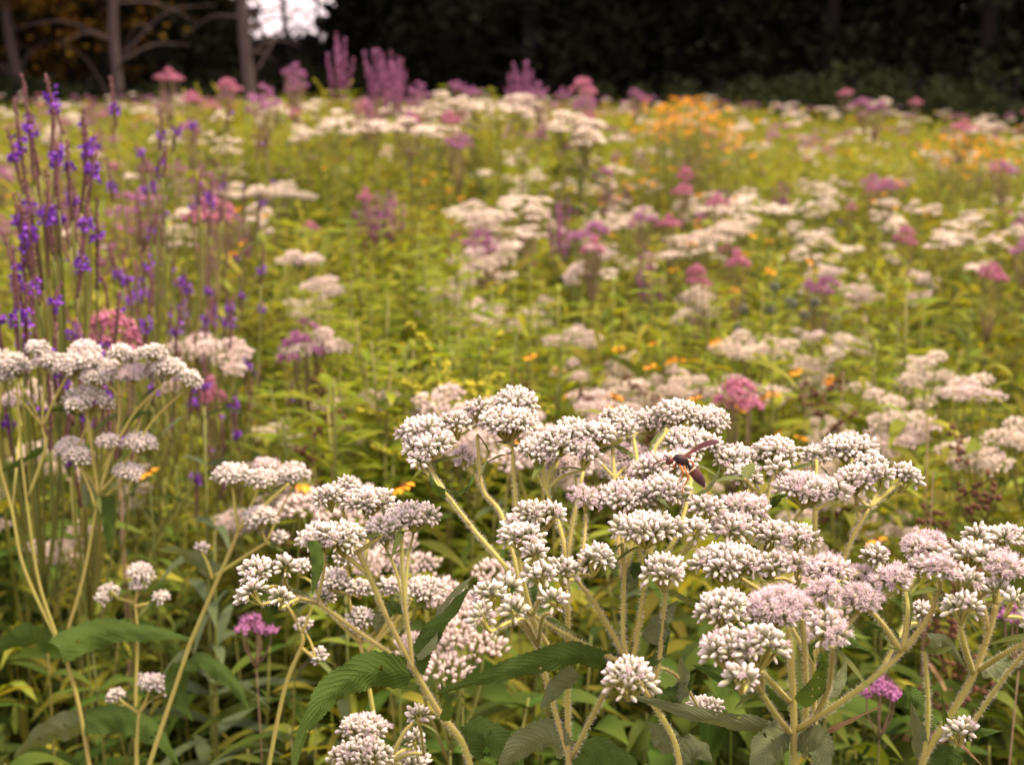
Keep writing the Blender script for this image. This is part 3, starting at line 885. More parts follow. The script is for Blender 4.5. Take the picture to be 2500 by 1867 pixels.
boneset("boneset with the pinkest fully open flower tufts and one curled, hole-eaten leaf",
        [(1942, 1990), (1940, 1850), (1936, 1700), (1930, 1600), (1925, 1530)],
        [[(1945, 1780), (2050, 1715, .65), (2150, 1640, .64), (2205, 1588, .64)],
         [(2205, 1588, .64), (2216, 1500, .645), (2212, 1445, .65)],
         [(2208, 1585, .64), (2268, 1505, .64), (2292, 1440, .64)],
         [(2200, 1590, .64), (2160, 1530, .64), (2125, 1490, .64)],
         [(1930, 1790), (1895, 1745, .64), (1860, 1690, .62)],
         [(1928, 1712), (1870, 1650, .63), (1825, 1590, .61)],
         [(1965, 1850), (1968, 1650), (1955, 1480), (1945, 1430)],
         [(1955, 1500), (1870, 1450), (1805, 1410)],
         [(1960, 1500), (2015, 1460), (2030, 1430)],
         [(1980, 1770), (2022, 1680, .65), (2035, 1580, .62)]],
        [(1775, 1345, 168, 88, .05, 0), (1890, 1362, 78, 54, .05, 0), (1950, 1362, 68, 54, .45, 0), (2025, 1373, 108, 68, .4, 0), (2137, 1343, 68, 58, .05, 0, .68), (2103, 1393, 54, 40, .95, 0, .68),
         (1765, 1460, 132, 112, .02, -.1), (1905, 1458, 150, 88, .97, -.05), (2018, 1434, 84, 60, .97, 0), (2109, 1443, 92, 54, .95, .1), (2024, 1515, 98, 104, .35, .1),
         (1764, 1562, 122, 88, .05, -.15), (1860, 1550, 128, 126, .06, 0), (1815, 1635, 88, 64, 0, 0), (2185, 1395, 80, 54, .95, -.05), (2250, 1370, 70, 50, .3, 0), (2300, 1372, 54, 50, .95, 0),
         (2265, 1318, 104, 58, .6, 0), (2250, 1478, 62, 42, 0, 0, .74)],
        .67, 0, seed=13, fat=1.15,
        leaves_=[([(1925, 1722), (1850, 1695), (1770, 1655), (1690, 1622)], 62, 25, "boneset_leaf"), ([(1920, 1785), (1815, 1768), (1700, 1745), (1590, 1712), (1505, 1692)], 48, 30, "boneset_leaf_pale"),
                 ([(1952, 1718, .66), (2000, 1665, .65), (2022, 1610, .645), (2005, 1570, .64), (1980, 1585, .635), (1990, 1620, .635)], 46, 15, "boneset_leaf", .2, .05),
                 ([(1932, 1795), (1870, 1830, .65), (1835, 1920, .64)], 96, 15, "boneset_leaf_pale"), ([(1950, 1790), (2005, 1825, .65), (2015, 1930, .64)], 84, 20, "boneset_leaf_pale"),
                 ([(2010, 1788), (2100, 1745, .65), (2160, 1718, .64)], 16, 40, "dry_leaf"), ([(2192, 1562), (2145, 1530, .65), (2095, 1515, .66)], 32, 15, "boneset_leaf"),
                 ([(2015, 1700, .68), (2050, 1660, .69), (2065, 1600, .70)], 40, 20, "boneset_leaf_bright"), ([(2270, 1560, .66), (2310, 1565), (2356, 1628)], 40, 15, "boneset_leaf_bright")])

boneset("boneset with small white domes on widely spreading stalks, behind the pink-tufted one",
        [(1992, 1990), (1985, 1600), (1988, 1354), (1990, 1245)],
        [[(1985, 1620), (2065, 1352), (2122, 1240)], [(1985, 1620), (1900, 1480), (1850, 1400, .71), (1835, 1330, .70)], [(1850, 1400, .71), (1872, 1230, .73), (1890, 1150, .745)],
         [(1872, 1230, .73), (1835, 1190, .73), (1818, 1170, .72)], [(1990, 1245), (1992, 1180, .74), (1994, 1130, .75)], [(2122, 1240), (2180, 1190, .72), (2200, 1180, .72)], [(2100, 1280), (2085, 1180, .74), (2078, 1120, .75)]],
        [(1820, 1222, 110, 58, .35, 0), (1788, 1268, 108, 55, .15, 0), (1820, 1143, 90, 60, 0, 0), (1803, 1100, 108, 50, .03, 0), (1896, 1082, 108, 62, .02, 0), (1900, 1127, 58, 34, 0, 0), (1994, 1097, 72, 54, .12, 0, .79),
         (2076, 1073, 128, 62, 0, 0), (2127, 1115, 78, 34, 0, 0), (2090, 1147, 98, 68, 0, -.1), (2157, 1140, 70, 50, .06, 0), (2220, 1145, 76, 68, 0, .25), (1970, 1172, 156, 62, .25, 0), (2050, 1180, 54, 36, .15, 0),
         (1888, 1287, 88, 48, .05, 0), (1960, 1297, 88, 78, .15, .1)],
        .71, .01, seed=14,
        leaves_=[([(1880, 1232, .72), (1905, 1212), (1925, 1207)], 24, 15, "boneset_leaf"), ([(2122, 1242), (2095, 1245), (2076, 1225)], 8, 40, "dry_leaf"), ([(1990, 1600), (2060, 1560), (2130, 1590)], 50, 40, "boneset_leaf")])

boneset("boneset with white bud clusters on a thick forking stem beside an upright pale wrinkled leaf",
        [(2245, 1990), (2254, 1858), (2330, 1730), (2380, 1640), (2415, 1540), (2432, 1475)],
        [[(2254, 1858), (2266, 1740), (2258, 1590)], [(2375, 1642), (2352, 1565, .65), (2343, 1508, .65)], [(2390, 1635), (2450, 1597, .65), (2540, 1550, .64)], [(2415, 1540), (2395, 1460), (2372, 1400, .66)], [(2432, 1475), (2470, 1450), (2490, 1480)],
         [(2300, 1785), (2335, 1810), (2352, 1800, .63)]],
        [(2376, 1336, 110, 54, .03, 0), (2355, 1392, 98, 66, .1, 0), (2388, 1290, 64, 50, 0, 0), (2455, 1295, 94, 58, 0, 0), (2460, 1365, 94, 62, .8, 0), (2433, 1420, 68, 58, 0, -.1), (2480, 1445, 64, 82, 0, .2), (2351, 1462, 90, 76, 0, -.1),
         (2352, 1768, 82, 66, 0, 0, .63), (2540, 1510, 80, 60, 0, 0)],
        .67, 0, seed=15, fat=1.1,
        leaves_=[([(2252, 1850), (2240, 1790), (2224, 1712)], 46, 15, "boneset_leaf_pale"), ([(2205, 1692, .70), (2250, 1720, .70), (2290, 1790, .69)], 66, 20, "boneset_leaf"), ([(2395, 1637), (2450, 1628), (2510, 1610)], 44, 20, "boneset_leaf_pale"),
                 ([(2400, 1630), (2450, 1600, .69), (2480, 1560, .70)], 36, 20, "boneset_leaf"), ([(2330, 1800), (2310, 1760, .64), (2298, 1690, .64)], 34, 30, "boneset_leaf"), ([(2356, 1795, .63), (2400, 1785, .62), (2450, 1782, .62)], 28, 30, "boneset_leaf"),
                 ([(2260, 1850), (2320, 1850), (2330, 1920)], 70, 20, "boneset_leaf"), ([(2330, 1800), (2370, 1840), (2400, 1870)], 10, 30, "dry_leaf")])

boneset("boneset of closed pearly buds, its long stem slanting past a big drooping leaf",
        [(1165, 1990), (1136, 1828), (1070, 1735), (1006, 1624), (942, 1500), (900, 1400), (874, 1347)],
        [[(1006, 1630), (1000, 1560), (989, 1489), (980, 1339), (984, 1290)], [(1006, 1630), (880, 1545), (774, 1472), (705, 1440)], [(705, 1440), (660, 1440), (635, 1430)], [(874, 1347), (915, 1320), (935, 1305)], [(900, 1400), (835, 1350), (800, 1322)],
         [(890, 1380, .76), (850, 1290, .78), (830, 1220, .80)], [(890, 1380, .76), (900, 1290, .79), (899, 1232, .80)]],
        [(794, 1197, 78, 62, 0, -.2, .79), (844, 1172, 50, 44, 0, 0, .80), (899, 1204, 124, 54, .03, 0, .79), (1008, 1240, 128, 56, .02, 0, .77), (777, 1290, 108, 66, 0, -.2), (835, 1290, 108, 88, .02, 0), (937, 1275, 98, 66, .02, 0),
         (620, 1375, 92, 84, 0, -.3), (605, 1430, 70, 60, 0, -.5), (695, 1368, 42, 44, 0, 0), (688, 1445, 52, 46, 0, .2)],
        .74, .07, seed=16,
        leaves_=[([(1006, 1648), (920, 1636, .72), (850, 1660, .70), (780, 1725, .68), (735, 1810, .67), (712, 1900, .66)], 92, 20, "boneset_leaf"), ([(1010, 1640), (1040, 1560), (1090, 1497), (1160, 1415)], 58, 25, "boneset_leaf"),
                 ([(1015, 1600), (1050, 1560), (1085, 1470, .76), (1160, 1400, .78)], 50, 60, "boneset_leaf_pale"),
                 ([(768, 1318, .72), (775, 1380, .715), (762, 1452, .71)], 34, 15, "boneset_leaf"), ([(712, 1485, .72), (755, 1465), (810, 1448)], 13, 45, "boneset_leaf"), ([(940, 1495), (960, 1480), (985, 1500)], 40, 15, "boneset_leaf"), ([(938, 1500), (925, 1515), (920, 1545)], 36, 15, "boneset_leaf_pale"),
                 ([(1140, 1830), (1180, 1790), (1230, 1820), (1290, 1900)], 100, 20, "boneset_leaf"), ([(980, 1342, .73), (950, 1355), (922, 1345)], 8, 30, "boneset_leaf_bright"), ([(985, 1340, .73), (1000, 1340), (1012, 1330)], 6, 30, "boneset_leaf_bright"),
                 ([(1085, 1760, .72), (1090, 1710, .71), (1075, 1660, .71)], 30, 20, "boneset_leaf")])

boneset("low boneset under the big drooping leaf, its bud domes near the stem foot",
        [(905, 2060), (930, 1950), (950, 1860)], [[(950, 1860), (920, 1830), (890, 1810)], [(950, 1860), (985, 1790), (1008, 1765)], [(950, 1860), (1000, 1840), (1035, 1840)]],
        [(887, 1760, 112, 54, .12, 0, .86), (880, 1825, 152, 88, .02, 0, .80), (1022, 1727, 64, 68, 0, 0, .74), (1012, 1790, 50, 40, .03, 0, .84), (1010, 1850, 80, 40, 0, 0, .84)], .82, 0, seed=17)

boneset("small white-domed boneset standing close behind the pearly-budded slanting one",
        [(950, 2000), (905, 1700), (880, 1570)], [[(880, 1570), (800, 1490), (760, 1420)], [(880, 1570), (860, 1500), (850, 1450)], [(890, 1600), (980, 1500), (1005, 1460)], [(890, 1600), (960, 1500), (965, 1450)]],
        [(730, 1370, 50, 42, 0, 0), (805, 1400, 84, 44, .05, 0), (877, 1420, 60, 46, 0, 0), (790, 1445, 50, 42, 0, 0), (955, 1420, 54, 44, .05, 0), (1035, 1424, 100, 62, 0, 0), (880, 1497, 70, 72, 0, 0), (845, 1350, 60, 36, .1, 0)],
        .90, 0, seed=18, fixedD=.90, detail=False)

boneset("wide flat-topped boneset of crowded white heads in front of the violet vervains",
        [(235, 1990), (198, 1750), (165, 1620), (150, 1585)],
        [[(150, 1585), (200, 1420), (235, 1240), (240, 1210)], [(240, 1210), (225, 1100), (211, 1005)], [(240, 1210), (285, 1060), (293, 968)], [(250, 1150), (320, 1020), (392, 942)], [(235, 1240), (210, 1170), (185, 1125)], [(245, 1200), (290, 1150), (322, 1100)],
         [(150, 1585), (60, 1390), (30, 1250), (-5, 1100), (5, 920)], [(150, 1585), (95, 1420), (65, 1222), (50, 1080), (40, 920)], [(70, 1210), (112, 1090), (104, 1040), (110, 910)], [(104, 1040), (140, 960), (170, 910)]],
        [(33, 875, 78, 66, 0, 0), (87, 838, 58, 38, 0, 0), (117, 868, 74, 46, .1, 0), (169, 876, 88, 62, 0, 0), (204, 841, 74, 42, .1, 0), (215, 865, 64, 40, .1, 0), (256, 885, 84, 42, 0, 0), (237, 908, 78, 34, 0, 0), (290, 850, 58, 34, 0, 0),
         (320, 862, 44, 32, .3, 0), (370, 848, 68, 36, 0, 0), (381, 903, 58, 52, 0, 0), (405, 880, 88, 52, 0, .1), (466, 912, 58, 54, 0, .4), (215, 955, 118, 86, 0, .1), (178, 978, 46, 34, 0, -.2), (163, 1078, 68, 52, 0, -.3), (188, 1100, 62, 48, 0, 0),
         (340, 1065, 78, 54, 0, .1), (262, 1067, 54, 32, .1, 0), (313, 1137, 68, 44, 0, .2), (325, 900, 74, 28, .95, 0), (45, 965, 70, 40, .9, 0, 1.25), (-30, 860, 80, 60, 0, 0), (10, 905, 50, 40, 0, 0)],
        1.15, 0, seed=19, fixedD=1.15, detail=False, fat=1.1,
        leaves_=[([(145, 1582, 1.1), (240, 1542), (360, 1540), (485, 1562)], 80, 25, "boneset_leaf"), ([(140, 1578), (60, 1556), (-30, 1592)], 76, 25, "boneset_leaf"), ([(262, 1210), (268, 1280), (262, 1345)], 42, 10, "boneset_leaf"), ([(235, 1215), (215, 1190), (208, 1245)], 34, 10, "boneset_leaf_pale"),
                 ([(200, 1012), (150, 1000), (80, 1015)], 16, 30, "boneset_leaf"), ([(293, 1010), (250, 1035), (225, 1062)], 18, 30, "boneset_leaf_bright"), ([(300, 1040), (335, 1010), (380, 1005)], 20, 30, "boneset_leaf"), ([(108, 1095), (50, 1130), (-20, 1160)], 22, 30, "boneset_leaf"),
                 ([(200, 1760), (120, 1790), (30, 1850)], 74, 25, "boneset_leaf_bright"), ([(205, 1760), (300, 1750), (390, 1800), (440, 1870)], 80, 25, "boneset_leaf")])

boneset("slim leaning boneset with three white domes in a row above a yellow bloom",
        [(330, 1990), (446, 1624), (480, 1533), (560, 1350), (582, 1298)],
        [[(582, 1298), (571, 1216), (566, 1178)], [(582, 1298), (615, 1230), (632, 1190)], [(585, 1290), (660, 1220), (705, 1180)], [(525, 1405), (610, 1350), (650, 1325)], [(520, 1412), (505, 1370), (495, 1350)]],
        [(565, 1142, 92, 52, 0, 0), (633, 1153, 74, 46, 0, 0), (712, 1142, 82, 54, 0, 0), (650, 1128, 60, 30, .4, 0), (633, 1245, 78, 56, 0, 0), (680, 1300, 44, 32, 0, 0), (492, 1330, 40, 30, 0, 0)],
        1.08, 0, seed=20, fixedD=1.08, detail=False, fat=1.15,
        leaves_=[([(450, 1620), (500, 1610), (570, 1670), (612, 1735)], 50, 25, "boneset_leaf"), ([(445, 1620), (430, 1680), (470, 1760)], 60, 15, "boneset_leaf"), ([(530, 1400), (440, 1350), (380, 1340)], 46, 30, "boneset_leaf_bright")])

for sd, lab, tr, brs, cls, D in [
    (21, "little boneset with five loose white heads over the long dark leaf", [(330, 1760), (335, 1560), (330, 1470)], [[(330, 1470), (290, 1460), (275, 1445)], [(330, 1470), (338, 1430), (340, 1410)], [(330, 1480), (370, 1470), (388, 1460)]],
     [(340, 1385, 60, 48, .05, 0), (265, 1432, 46, 36, 0, 0), (248, 1452, 40, 32, 0, 0), (390, 1448, 40, 30, 0, 0), (340, 1415, 50, 30, 0, 0)], 1.18),
    (22, "two-headed stunted boneset low among the brown stalks", [(330, 1990), (335, 1800), (340, 1740)], [[(340, 1740), (310, 1720), (290, 1705)], [(340, 1740), (360, 1700), (366, 1675)]],
     [(282, 1687, 44, 42, 0, 0), (367, 1655, 60, 30, .1, 0), (400, 1668, 30, 24, 0, 0)], 1.12),
    (23, "forked green stem with one tiny white head, beside the magenta blossom", [(640, 1990), (690, 1700), (735, 1580), (738, 1545)], [[(735, 1580), (760, 1600), (770, 1605)], [(738, 1545), (715, 1500), (700, 1475)], [(738, 1545), (755, 1500), (765, 1470)]],
     [(780, 1590, 44, 40, 0, 0), (740, 1515, 24, 22, 0, 0)], .95)]:
    boneset(lab, tr, brs, cls, D, 0, seed=sd, fixedD=D, detail=False)


# ------------------------------------------------------------------ the wasp
def build_wasp():
    WD = .688
    P0 = at(1661, 1123, WD)
    t = thing("wasp", "dark reddish-brown paper wasp with raised wing on the boneset buds", "wasp", P0)
    L0 = tuple(-P0)
    # continuous body: head, neck, thorax, waist, abdomen
    prof = [(1626, 1133, 1.0), (1628, 1131, 5.5), (1633, 1127, 8.8), (1638, 1123, 9.0), (1642, 1120.5, 6.0), (1644, 1120, 3.4), (1647, 1119, 6.0), (1653, 1119, 11.5), (1661, 1122, 13.5), (1670, 1126, 12.5), (1676, 1130, 8.5), (1680, 1134, 3.8),
            (1683, 1138, 3.2), (1686, 1141, 6.5), (1690, 1146, 10.8), (1696, 1153, 13.2), (1703, 1162, 13.4), (1711, 1173, 10.8), (1716, 1181, 6.8), (1719, 1187, 3.0), (1720, 1190, .8)]
    P = np.array([at(a, b, WD) for a, b, _ in prof]); R = np.array([c for *_, c in prof]) * WD / F
    Ps = smooth_line(P, 4)
    Rs = np.interp(np.linspace(0, 1, len(Ps)), np.linspace(0, 1, len(R)), R)
    mb = MB(); tube(mb, Ps, Rs, 14, g=.5)
    mb.build("body", "wasp_body", t, loc=L0)
    for dz in (-.0012, .0012):
        e = MB()
        c = at(1633, 1124, WD + dz)
        tube(e, np.array([c + np.array([-.0004, 0, .0012]), c + np.array([-.0003, 0, .0008]), c, c + np.array([.0003, 0, -.0008]), c + np.array([.0004, 0, -.0012])]), [.0001, .0005, .0006, .0005, .0001], 8)
        e.build("eye", "wasp_eye", t, loc=L0)

    def limb(name, m, pts, r):
        b = MB(); tube(b, smooth_line([at(*p) for p in pts], 4), np.array(r) * WD / F, 6); return b.build(name, m, t, loc=L0)
    limb("antenna", "wasp_leg_dark", [(1630, 1120, WD - .001), (1618, 1122, WD - .002), (1606, 1127, WD - .003), (1596, 1132, WD - .003)], [1.7, 1.6, 1.8, 1.3])
    limb("antenna", "wasp_leg_dark", [(1631, 1118, WD + .001), (1625, 1112, WD + .001), (1621, 1113, WD + .001), (1620, 1119, WD)], [1.7, 1.6, 1.5, 1.2])
    limb("leg", "wasp_leg_dark", [(1650, 1131, WD - .001), (1651, 1140, WD - .003), (1645, 1146, WD - .003), (1639, 1148, WD - .002)], [2.2, 2.0, 1.6, 1.2])
    limb("leg", "wasp_leg", [(1658, 1133, WD - .001), (1664, 1143, WD - .004), (1667, 1155, WD - .004), (1664, 1166, WD - .002), (1655, 1173, WD)], [2.2, 2.4, 2.0, 1.4, 1.0])
    limb("leg", "wasp_leg", [(1669, 1136, WD - .001), (1675, 1150, WD - .005), (1680, 1164, WD - .005), (1674, 1180, WD - .003), (1667, 1192, WD - .002), (1666, 1206, WD - .001)], [2.2, 2.6, 2.2, 1.5, 1.3, 1.0])
    limb("leg", "wasp_leg", [(1652, 1128, WD + .002), (1646, 1136, WD + .005), (1640, 1144, WD + .006)], [2.0, 1.8, 1.2])
    limb("leg", "wasp_leg", [(1678, 1130, WD + .002), (1686, 1126, WD + .005), (1693, 1134, WD + .007), (1700, 1150, WD + .008)], [2.0, 2.2, 1.8, 1.2])
    limb("leg", "wasp_leg", [(1676, 1133, WD + .002), (1696, 1150, WD + .006), (1712, 1178, WD + .005), (1722, 1194, WD + .002), (1731, 1207, WD)], [2.0, 2.2, 1.9, 1.6, 1.2])

    def wing(pts, wpx, roll):
        Pw = smooth_line([at(*p) for p in pts], 6); n = len(Pw)
        s = np.linspace(0, 1, n); T = unit(np.gradient(Pw, axis=0))
        A0 = unit(np.cross(T, unit(Pw - CAM))); N0 = np.cross(A0, T)
        A = A0 * math.cos(roll) + N0 * math.sin(roll)
        hw = wpx * .5 * WD / F * np.clip(.28 + .9 * s, 0, 1) * np.sqrt(np.clip(1 - s ** 6, .02, 1))
        V, C = [], []
        for i in range(n):
            for v in (-1, -.33, .33, 1):
                V.append(Pw[i] + A[i] * v * hw[i] + N0[i] * .15 * hw[i] * math.cos(v * 6)); C.append((s[i], .5, .5))
        f = [(i * 4 + j, i * 4 + j + 1, i * 4 + j + 5, i * 4 + j + 4) for i in range(n - 1) for j in range(3)]
        MB().add(np.array(V), np.array(f), np.array(C)).build("wing", "wasp_wing", t, loc=L0)
    wing([(1664, 1116, WD - .002), (1684, 1105, WD - .003), (1708, 1090, WD - .004), (1735, 1080, WD - .004), (1756, 1077, WD - .003)], 17, .25)
    wing([(1660, 1116, WD + .002), (1674, 1112, WD + .0), (1684, 1115, WD - .002), (1688, 1120, WD - .003)], 13, .5)
    return t


build_wasp()

# ------------------------------------------------------------------ meadow plant kits (each kit: a thing with parts, copied below)


def stalk(mb, h, r, lean=(0, 0), top=None):
    P = smooth_line([(0, 0, -.03), (lean[0] * .25, lean[1] * .25, h * .45), (lean[0], lean[1], h)], 5)
    tube(mb, P, [r, r * .8, r * .35], 6)
    return P


def leafy(mb, P, z0, z1, n, L, W, up=.35, droop=.5, nseg=4, rnd=RNG, whorl=2):
    zs = np.repeat(np.linspace(z0, z1, n), whorl)
    b = np.stack([np.interp(zs, P[:, 2], P[:, k]) for k in range(3)], 1)
    a = np.repeat(RNG.random(n) * 6.28 + np.arange(n) * 1.57, whorl) + np.tile(np.arange(whorl) * 6.283 / whorl, n) + RNG.normal(0, .15, n * whorl)
    u = up + RNG.normal(0, .15, len(zs))
    f = 1 - .55 * np.linspace(0, 1, len(zs)) ** 2
    leaves(mb, b, np.stack([np.cos(a), np.sin(a), u], 1), L * f * (.8 + .4 * RNG.random(len(zs))), W * f, droop * (.6 + .8 * RNG.random(len(zs))), nseg=nseg)


KITS = {}
KIT_NOTE = {}


def kit(key, maker, n):
    KITS[key] = [maker(i) for i in range(n)]
    for o in KITS[key]:
        o["_h"] = o["_h"]
    return KITS[key]


USED = {}
TILT = 0.010


def place(key, var, xyz_top, label, group=None, wide=1.0, rz=None):
    """stand a copy of kit plant `var` so that its top reaches the given world point"""
    src = KITS[key][var % len(KITS[key])]
    uid = (key, var % len(KITS[key]))
    if uid in USED:
        o = copy_tree(src)
    else:
        o = src; USED[uid] = 1
    x, y, z = xyz_top
    s = z / src["_h"]
    o.location = (x, y, 0)
    o.scale = (s * wide, s * wide, s)
    o.rotation_euler = (random.gauss(0, TILT), random.gauss(0, TILT), random.uniform(0, 6.28) if rz is None else rz)
    o["label"] = label
    if group:
        o["group"] = group
    elif "group" in o:
        del o["group"]
    return o


def proto(name, cat, h):
    o = thing(name, "x", cat)
    o["_h"] = h
    return o


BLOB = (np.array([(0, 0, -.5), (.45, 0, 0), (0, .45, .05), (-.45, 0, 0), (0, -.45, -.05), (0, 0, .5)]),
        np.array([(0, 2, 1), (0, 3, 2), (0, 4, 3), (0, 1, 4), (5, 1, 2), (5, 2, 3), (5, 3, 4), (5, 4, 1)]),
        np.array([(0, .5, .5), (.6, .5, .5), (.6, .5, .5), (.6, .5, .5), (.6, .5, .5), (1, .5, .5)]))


def dome(mb, c, R, H, n, size, tpl=BLOB, spike=0):
    k = np.arange(n)
    rr = np.sqrt((k + .5) / n) ; a = k * 2.39996 + RNG.normal(0, .2, n)
    p = np.stack([np.cos(a) * rr * R, np.sin(a) * rr * R, H * (1 - rr ** 2) + RNG.normal(0, size * .2, n)], 1) + np.asarray(c)
    d = np.stack([np.cos(a) * rr * .8, np.sin(a) * rr * .8, np.ones(n)], 1)
    inst(mb, tpl, p, d, size * (.7 + .6 * RNG.random(n)))
    if spike:
        leaves(mb, p, d + RNG.normal(0, .3, p.shape), size * 1.3, size * .25, 0.0, nseg=2)


def make_boneset_mid(mname, nm, far, small=False):
    def f(i):
        h = 1.0
        o = proto(nm, "wildflower", h)
        st, fo = MB(), MB()
        heads = MB()
        ns = 1 if small else 2 + (i % 2)
        for s in range(ns):
            a = s * 6.28 / ns + random.uniform(-.5, .5); q = 0 if small else random.uniform(.015, .05)
            hh = h * random.uniform(.88, .95)
            P = stalk(st, hh - .05, .0024, (math.cos(a) * q, math.sin(a) * q))
            leafy(fo, P, hh * .25, hh * .88, 7, .10, .020, .3, .7, nseg=4)
            top = P[-1]
            for k in range(random.randint(4, 6)):
                b = k * 2.4 + random.uniform(-.4, .4); rr = .004 + .024 * math.sqrt(k / 5)
                c = top + np.array([math.cos(b) * rr, math.sin(b) * rr, .065 + random.uniform(-.02, .012) - rr * .3])
                c[2] = min(c[2], .99)
                tube(st, smooth_line([top - np.array([0, 0, random.uniform(0, .03)]), (top + c) / 2 + np.array([math.cos(b) * .006, math.sin(b) * .006, -.01]), c], 3), [.0013, .0009], 5)
                R = random.uniform(.010, .017)
                m = heads if far else MB()
                if far:
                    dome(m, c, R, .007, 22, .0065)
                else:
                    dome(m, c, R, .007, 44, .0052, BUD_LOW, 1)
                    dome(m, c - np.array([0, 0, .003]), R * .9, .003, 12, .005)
                    m.build("flower_cluster", mname, o)
        st.build("stem", "meadow_stem", o)
        fo.build("foliage", "meadow_leaf_dark" if i % 2 else "meadow_leaf", o)
        if far:
            heads.build("blossoms", mname, o)
        return o
    return f


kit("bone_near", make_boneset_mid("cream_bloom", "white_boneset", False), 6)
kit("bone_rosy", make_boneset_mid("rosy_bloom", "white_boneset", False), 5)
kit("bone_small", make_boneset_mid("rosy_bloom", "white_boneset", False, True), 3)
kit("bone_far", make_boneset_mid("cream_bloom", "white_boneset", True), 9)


def make_vervain(i):
    h = 1.0
    o = proto("blue_vervain", "wildflower", h)
    st, fo = MB(), MB()
    P = stalk(st, .72, .0020, (random.uniform(-.02, .02), 0))
    leafy(fo, P, .2, .66, 6, .10, .018, .5, .4)
    tops = []
    dense = i % 2 == 0
    for k in range(15 if dense else 11):
        b = k * 2.4
        ht = (random.uniform(.88, .985) if dense else random.uniform(.70, .98)) if k else 1.0
        zt = ht - (random.uniform(.035, .085) if dense else random.uniform(.025, .065))
        rr = random.uniform(.004, .036) if dense else random.uniform(.012, .07)
        zf = zt - random.uniform(.06, .16)
        base = np.array([np.interp(min(zf, .72), P[:, 2], P[:, 0]), 0, min(zf, .72)])
        q = np.array([math.cos(b) * rr, math.sin(b) * rr, zt])
        tube(st, smooth_line([base, base * .45 + q * .55 + np.array([math.cos(b) * rr * .3, math.sin(b) * rr * .3, 0]), q], 4), [.0012, .0009], 5)
        lz = random.uniform(.0, .012)
        tip = q + np.array([math.cos(b) * lz, math.sin(b) * lz, ht - zt])
        S = smooth_line([q, (q + tip) / 2 + RNG.normal(0, .0015, 3), tip], 8)
        sp = MB()
        tube(sp, S, [.0009, .0012, .0013, .0011, .0005], 6, g=random.random())
        nsc = int((ht - zt) * 700) + 10
        sidx = RNG.random(nsc)
        pp = np.stack([np.interp(sidx, np.linspace(0, 1, len(S)), S[:, j]) for j in range(3)], 1)
        a2 = RNG.random(nsc) * 6.28
        dd = np.stack([np.cos(a2), np.sin(a2), np.full(nsc, .9)], 1)
        inst(sp, TET, pp + dd * .0008, dd, .0021)
        so = sp.build("flower_spike", "vervain_spike", o)
        fl = MB()
        zc = random.choice((.55, .66, .72, .78)) if dense else random.choice((.35, .55, .68, .76))
        c = np.array([np.interp(zc, np.linspace(0, 1, len(S)), S[:, j]) for j in range(3)])
        nf = random.randint(8, 13) if random.random() < (.9 if dense else .4) else 1
        a3 = np.arange(nf) * 2.4
        d3 = np.stack([np.cos(a3), np.sin(a3), RNG.normal(.25, .25, nf)], 1)
        pos = c + d3 * .0034 + np.array([0, 0, 1]) * RNG.normal(0, .0028, nf)[:, None]
        leaves(fl, np.repeat(pos, 5, 0), np.repeat(d3, 5, 0) * .5 + RNG.normal(0, .8, (nf * 5, 3)), .0037, .0031, 0, nseg=2)
        fl.build("blossom_ring", "violet_bloom", so)
    st.build("stem", "meadow_stem", o); fo.build("foliage", "meadow_leaf_dark", o)
    return o


kit("vervain", make_vervain, 6)


def make_joe(i):
    o = proto("joe_pye_weed", "wildflower", 1.0)
    st, fo = MB(), MB()
    P = stalk(st, .86, .004, (random.uniform(-.03, .03), 0))
    leafy(fo, P, .2, .84, 6, .11, .026, .3, .5, whorl=4)
    for k in range(8):
        b = k * 2.4; rr = .028 * math.sqrt(k / 8)
        c = P[-1] + np.array([math.cos(b) * rr, math.sin(b) * rr, .125 - rr * random.uniform(.3, 1.3)])
        tube(st, smooth_line([P[-1] - np.array([0, 0, .02]), (P[-1] + c) / 2 + np.array([math.cos(b) * .01, math.sin(b) * .01, -.01]), c], 3), [.0018, .001], 5)
        m = MB()
        dome(m, c, random.uniform(.010, .017), .010, 26, .0058, BLOB, 1)
        m.build("flower_cluster", "pink_bloom", o)
    st.build("stem", "tan_stem", o); fo.build("foliage", "meadow_leaf", o)
    return o


kit("joe", make_joe, 3)


def make_joe_small(i):
    o = proto("joe_pye_weed", "wildflower", 1.0)
    st = MB()
    P = stalk(st, .96, .0016, (random.uniform(-.03, .03), 0))
    for k in range(6):
        b = k * 2.4; rr = .017 * math.sqrt(k / 6)
        c = P[-1] + np.array([math.cos(b) * rr, math.sin(b) * rr, .036 - rr * random.uniform(.3, 1.0)])
        tube(st, smooth_line([P[-1] - np.array([0, 0, .01]), (P[-1] + c) / 2 + np.array([math.cos(b) * .004, math.sin(b) * .004, -.004]), c], 3), [.0009, .0006], 5)
        m = MB()
        dome(m, c, random.uniform(.005, .008), .005, 18, .0042, BLOB, 1)
        m.build("flower_cluster", "magenta_bloom", o)
    fo = MB(); leafy(fo, P, .7, .93, 4, .05, .012, .4, .4); fo.build("foliage", "meadow_leaf_dark", o)
    st.build("stem", "tan_stem", o)
    return o


kit("joe_small", make_joe_small, 2)


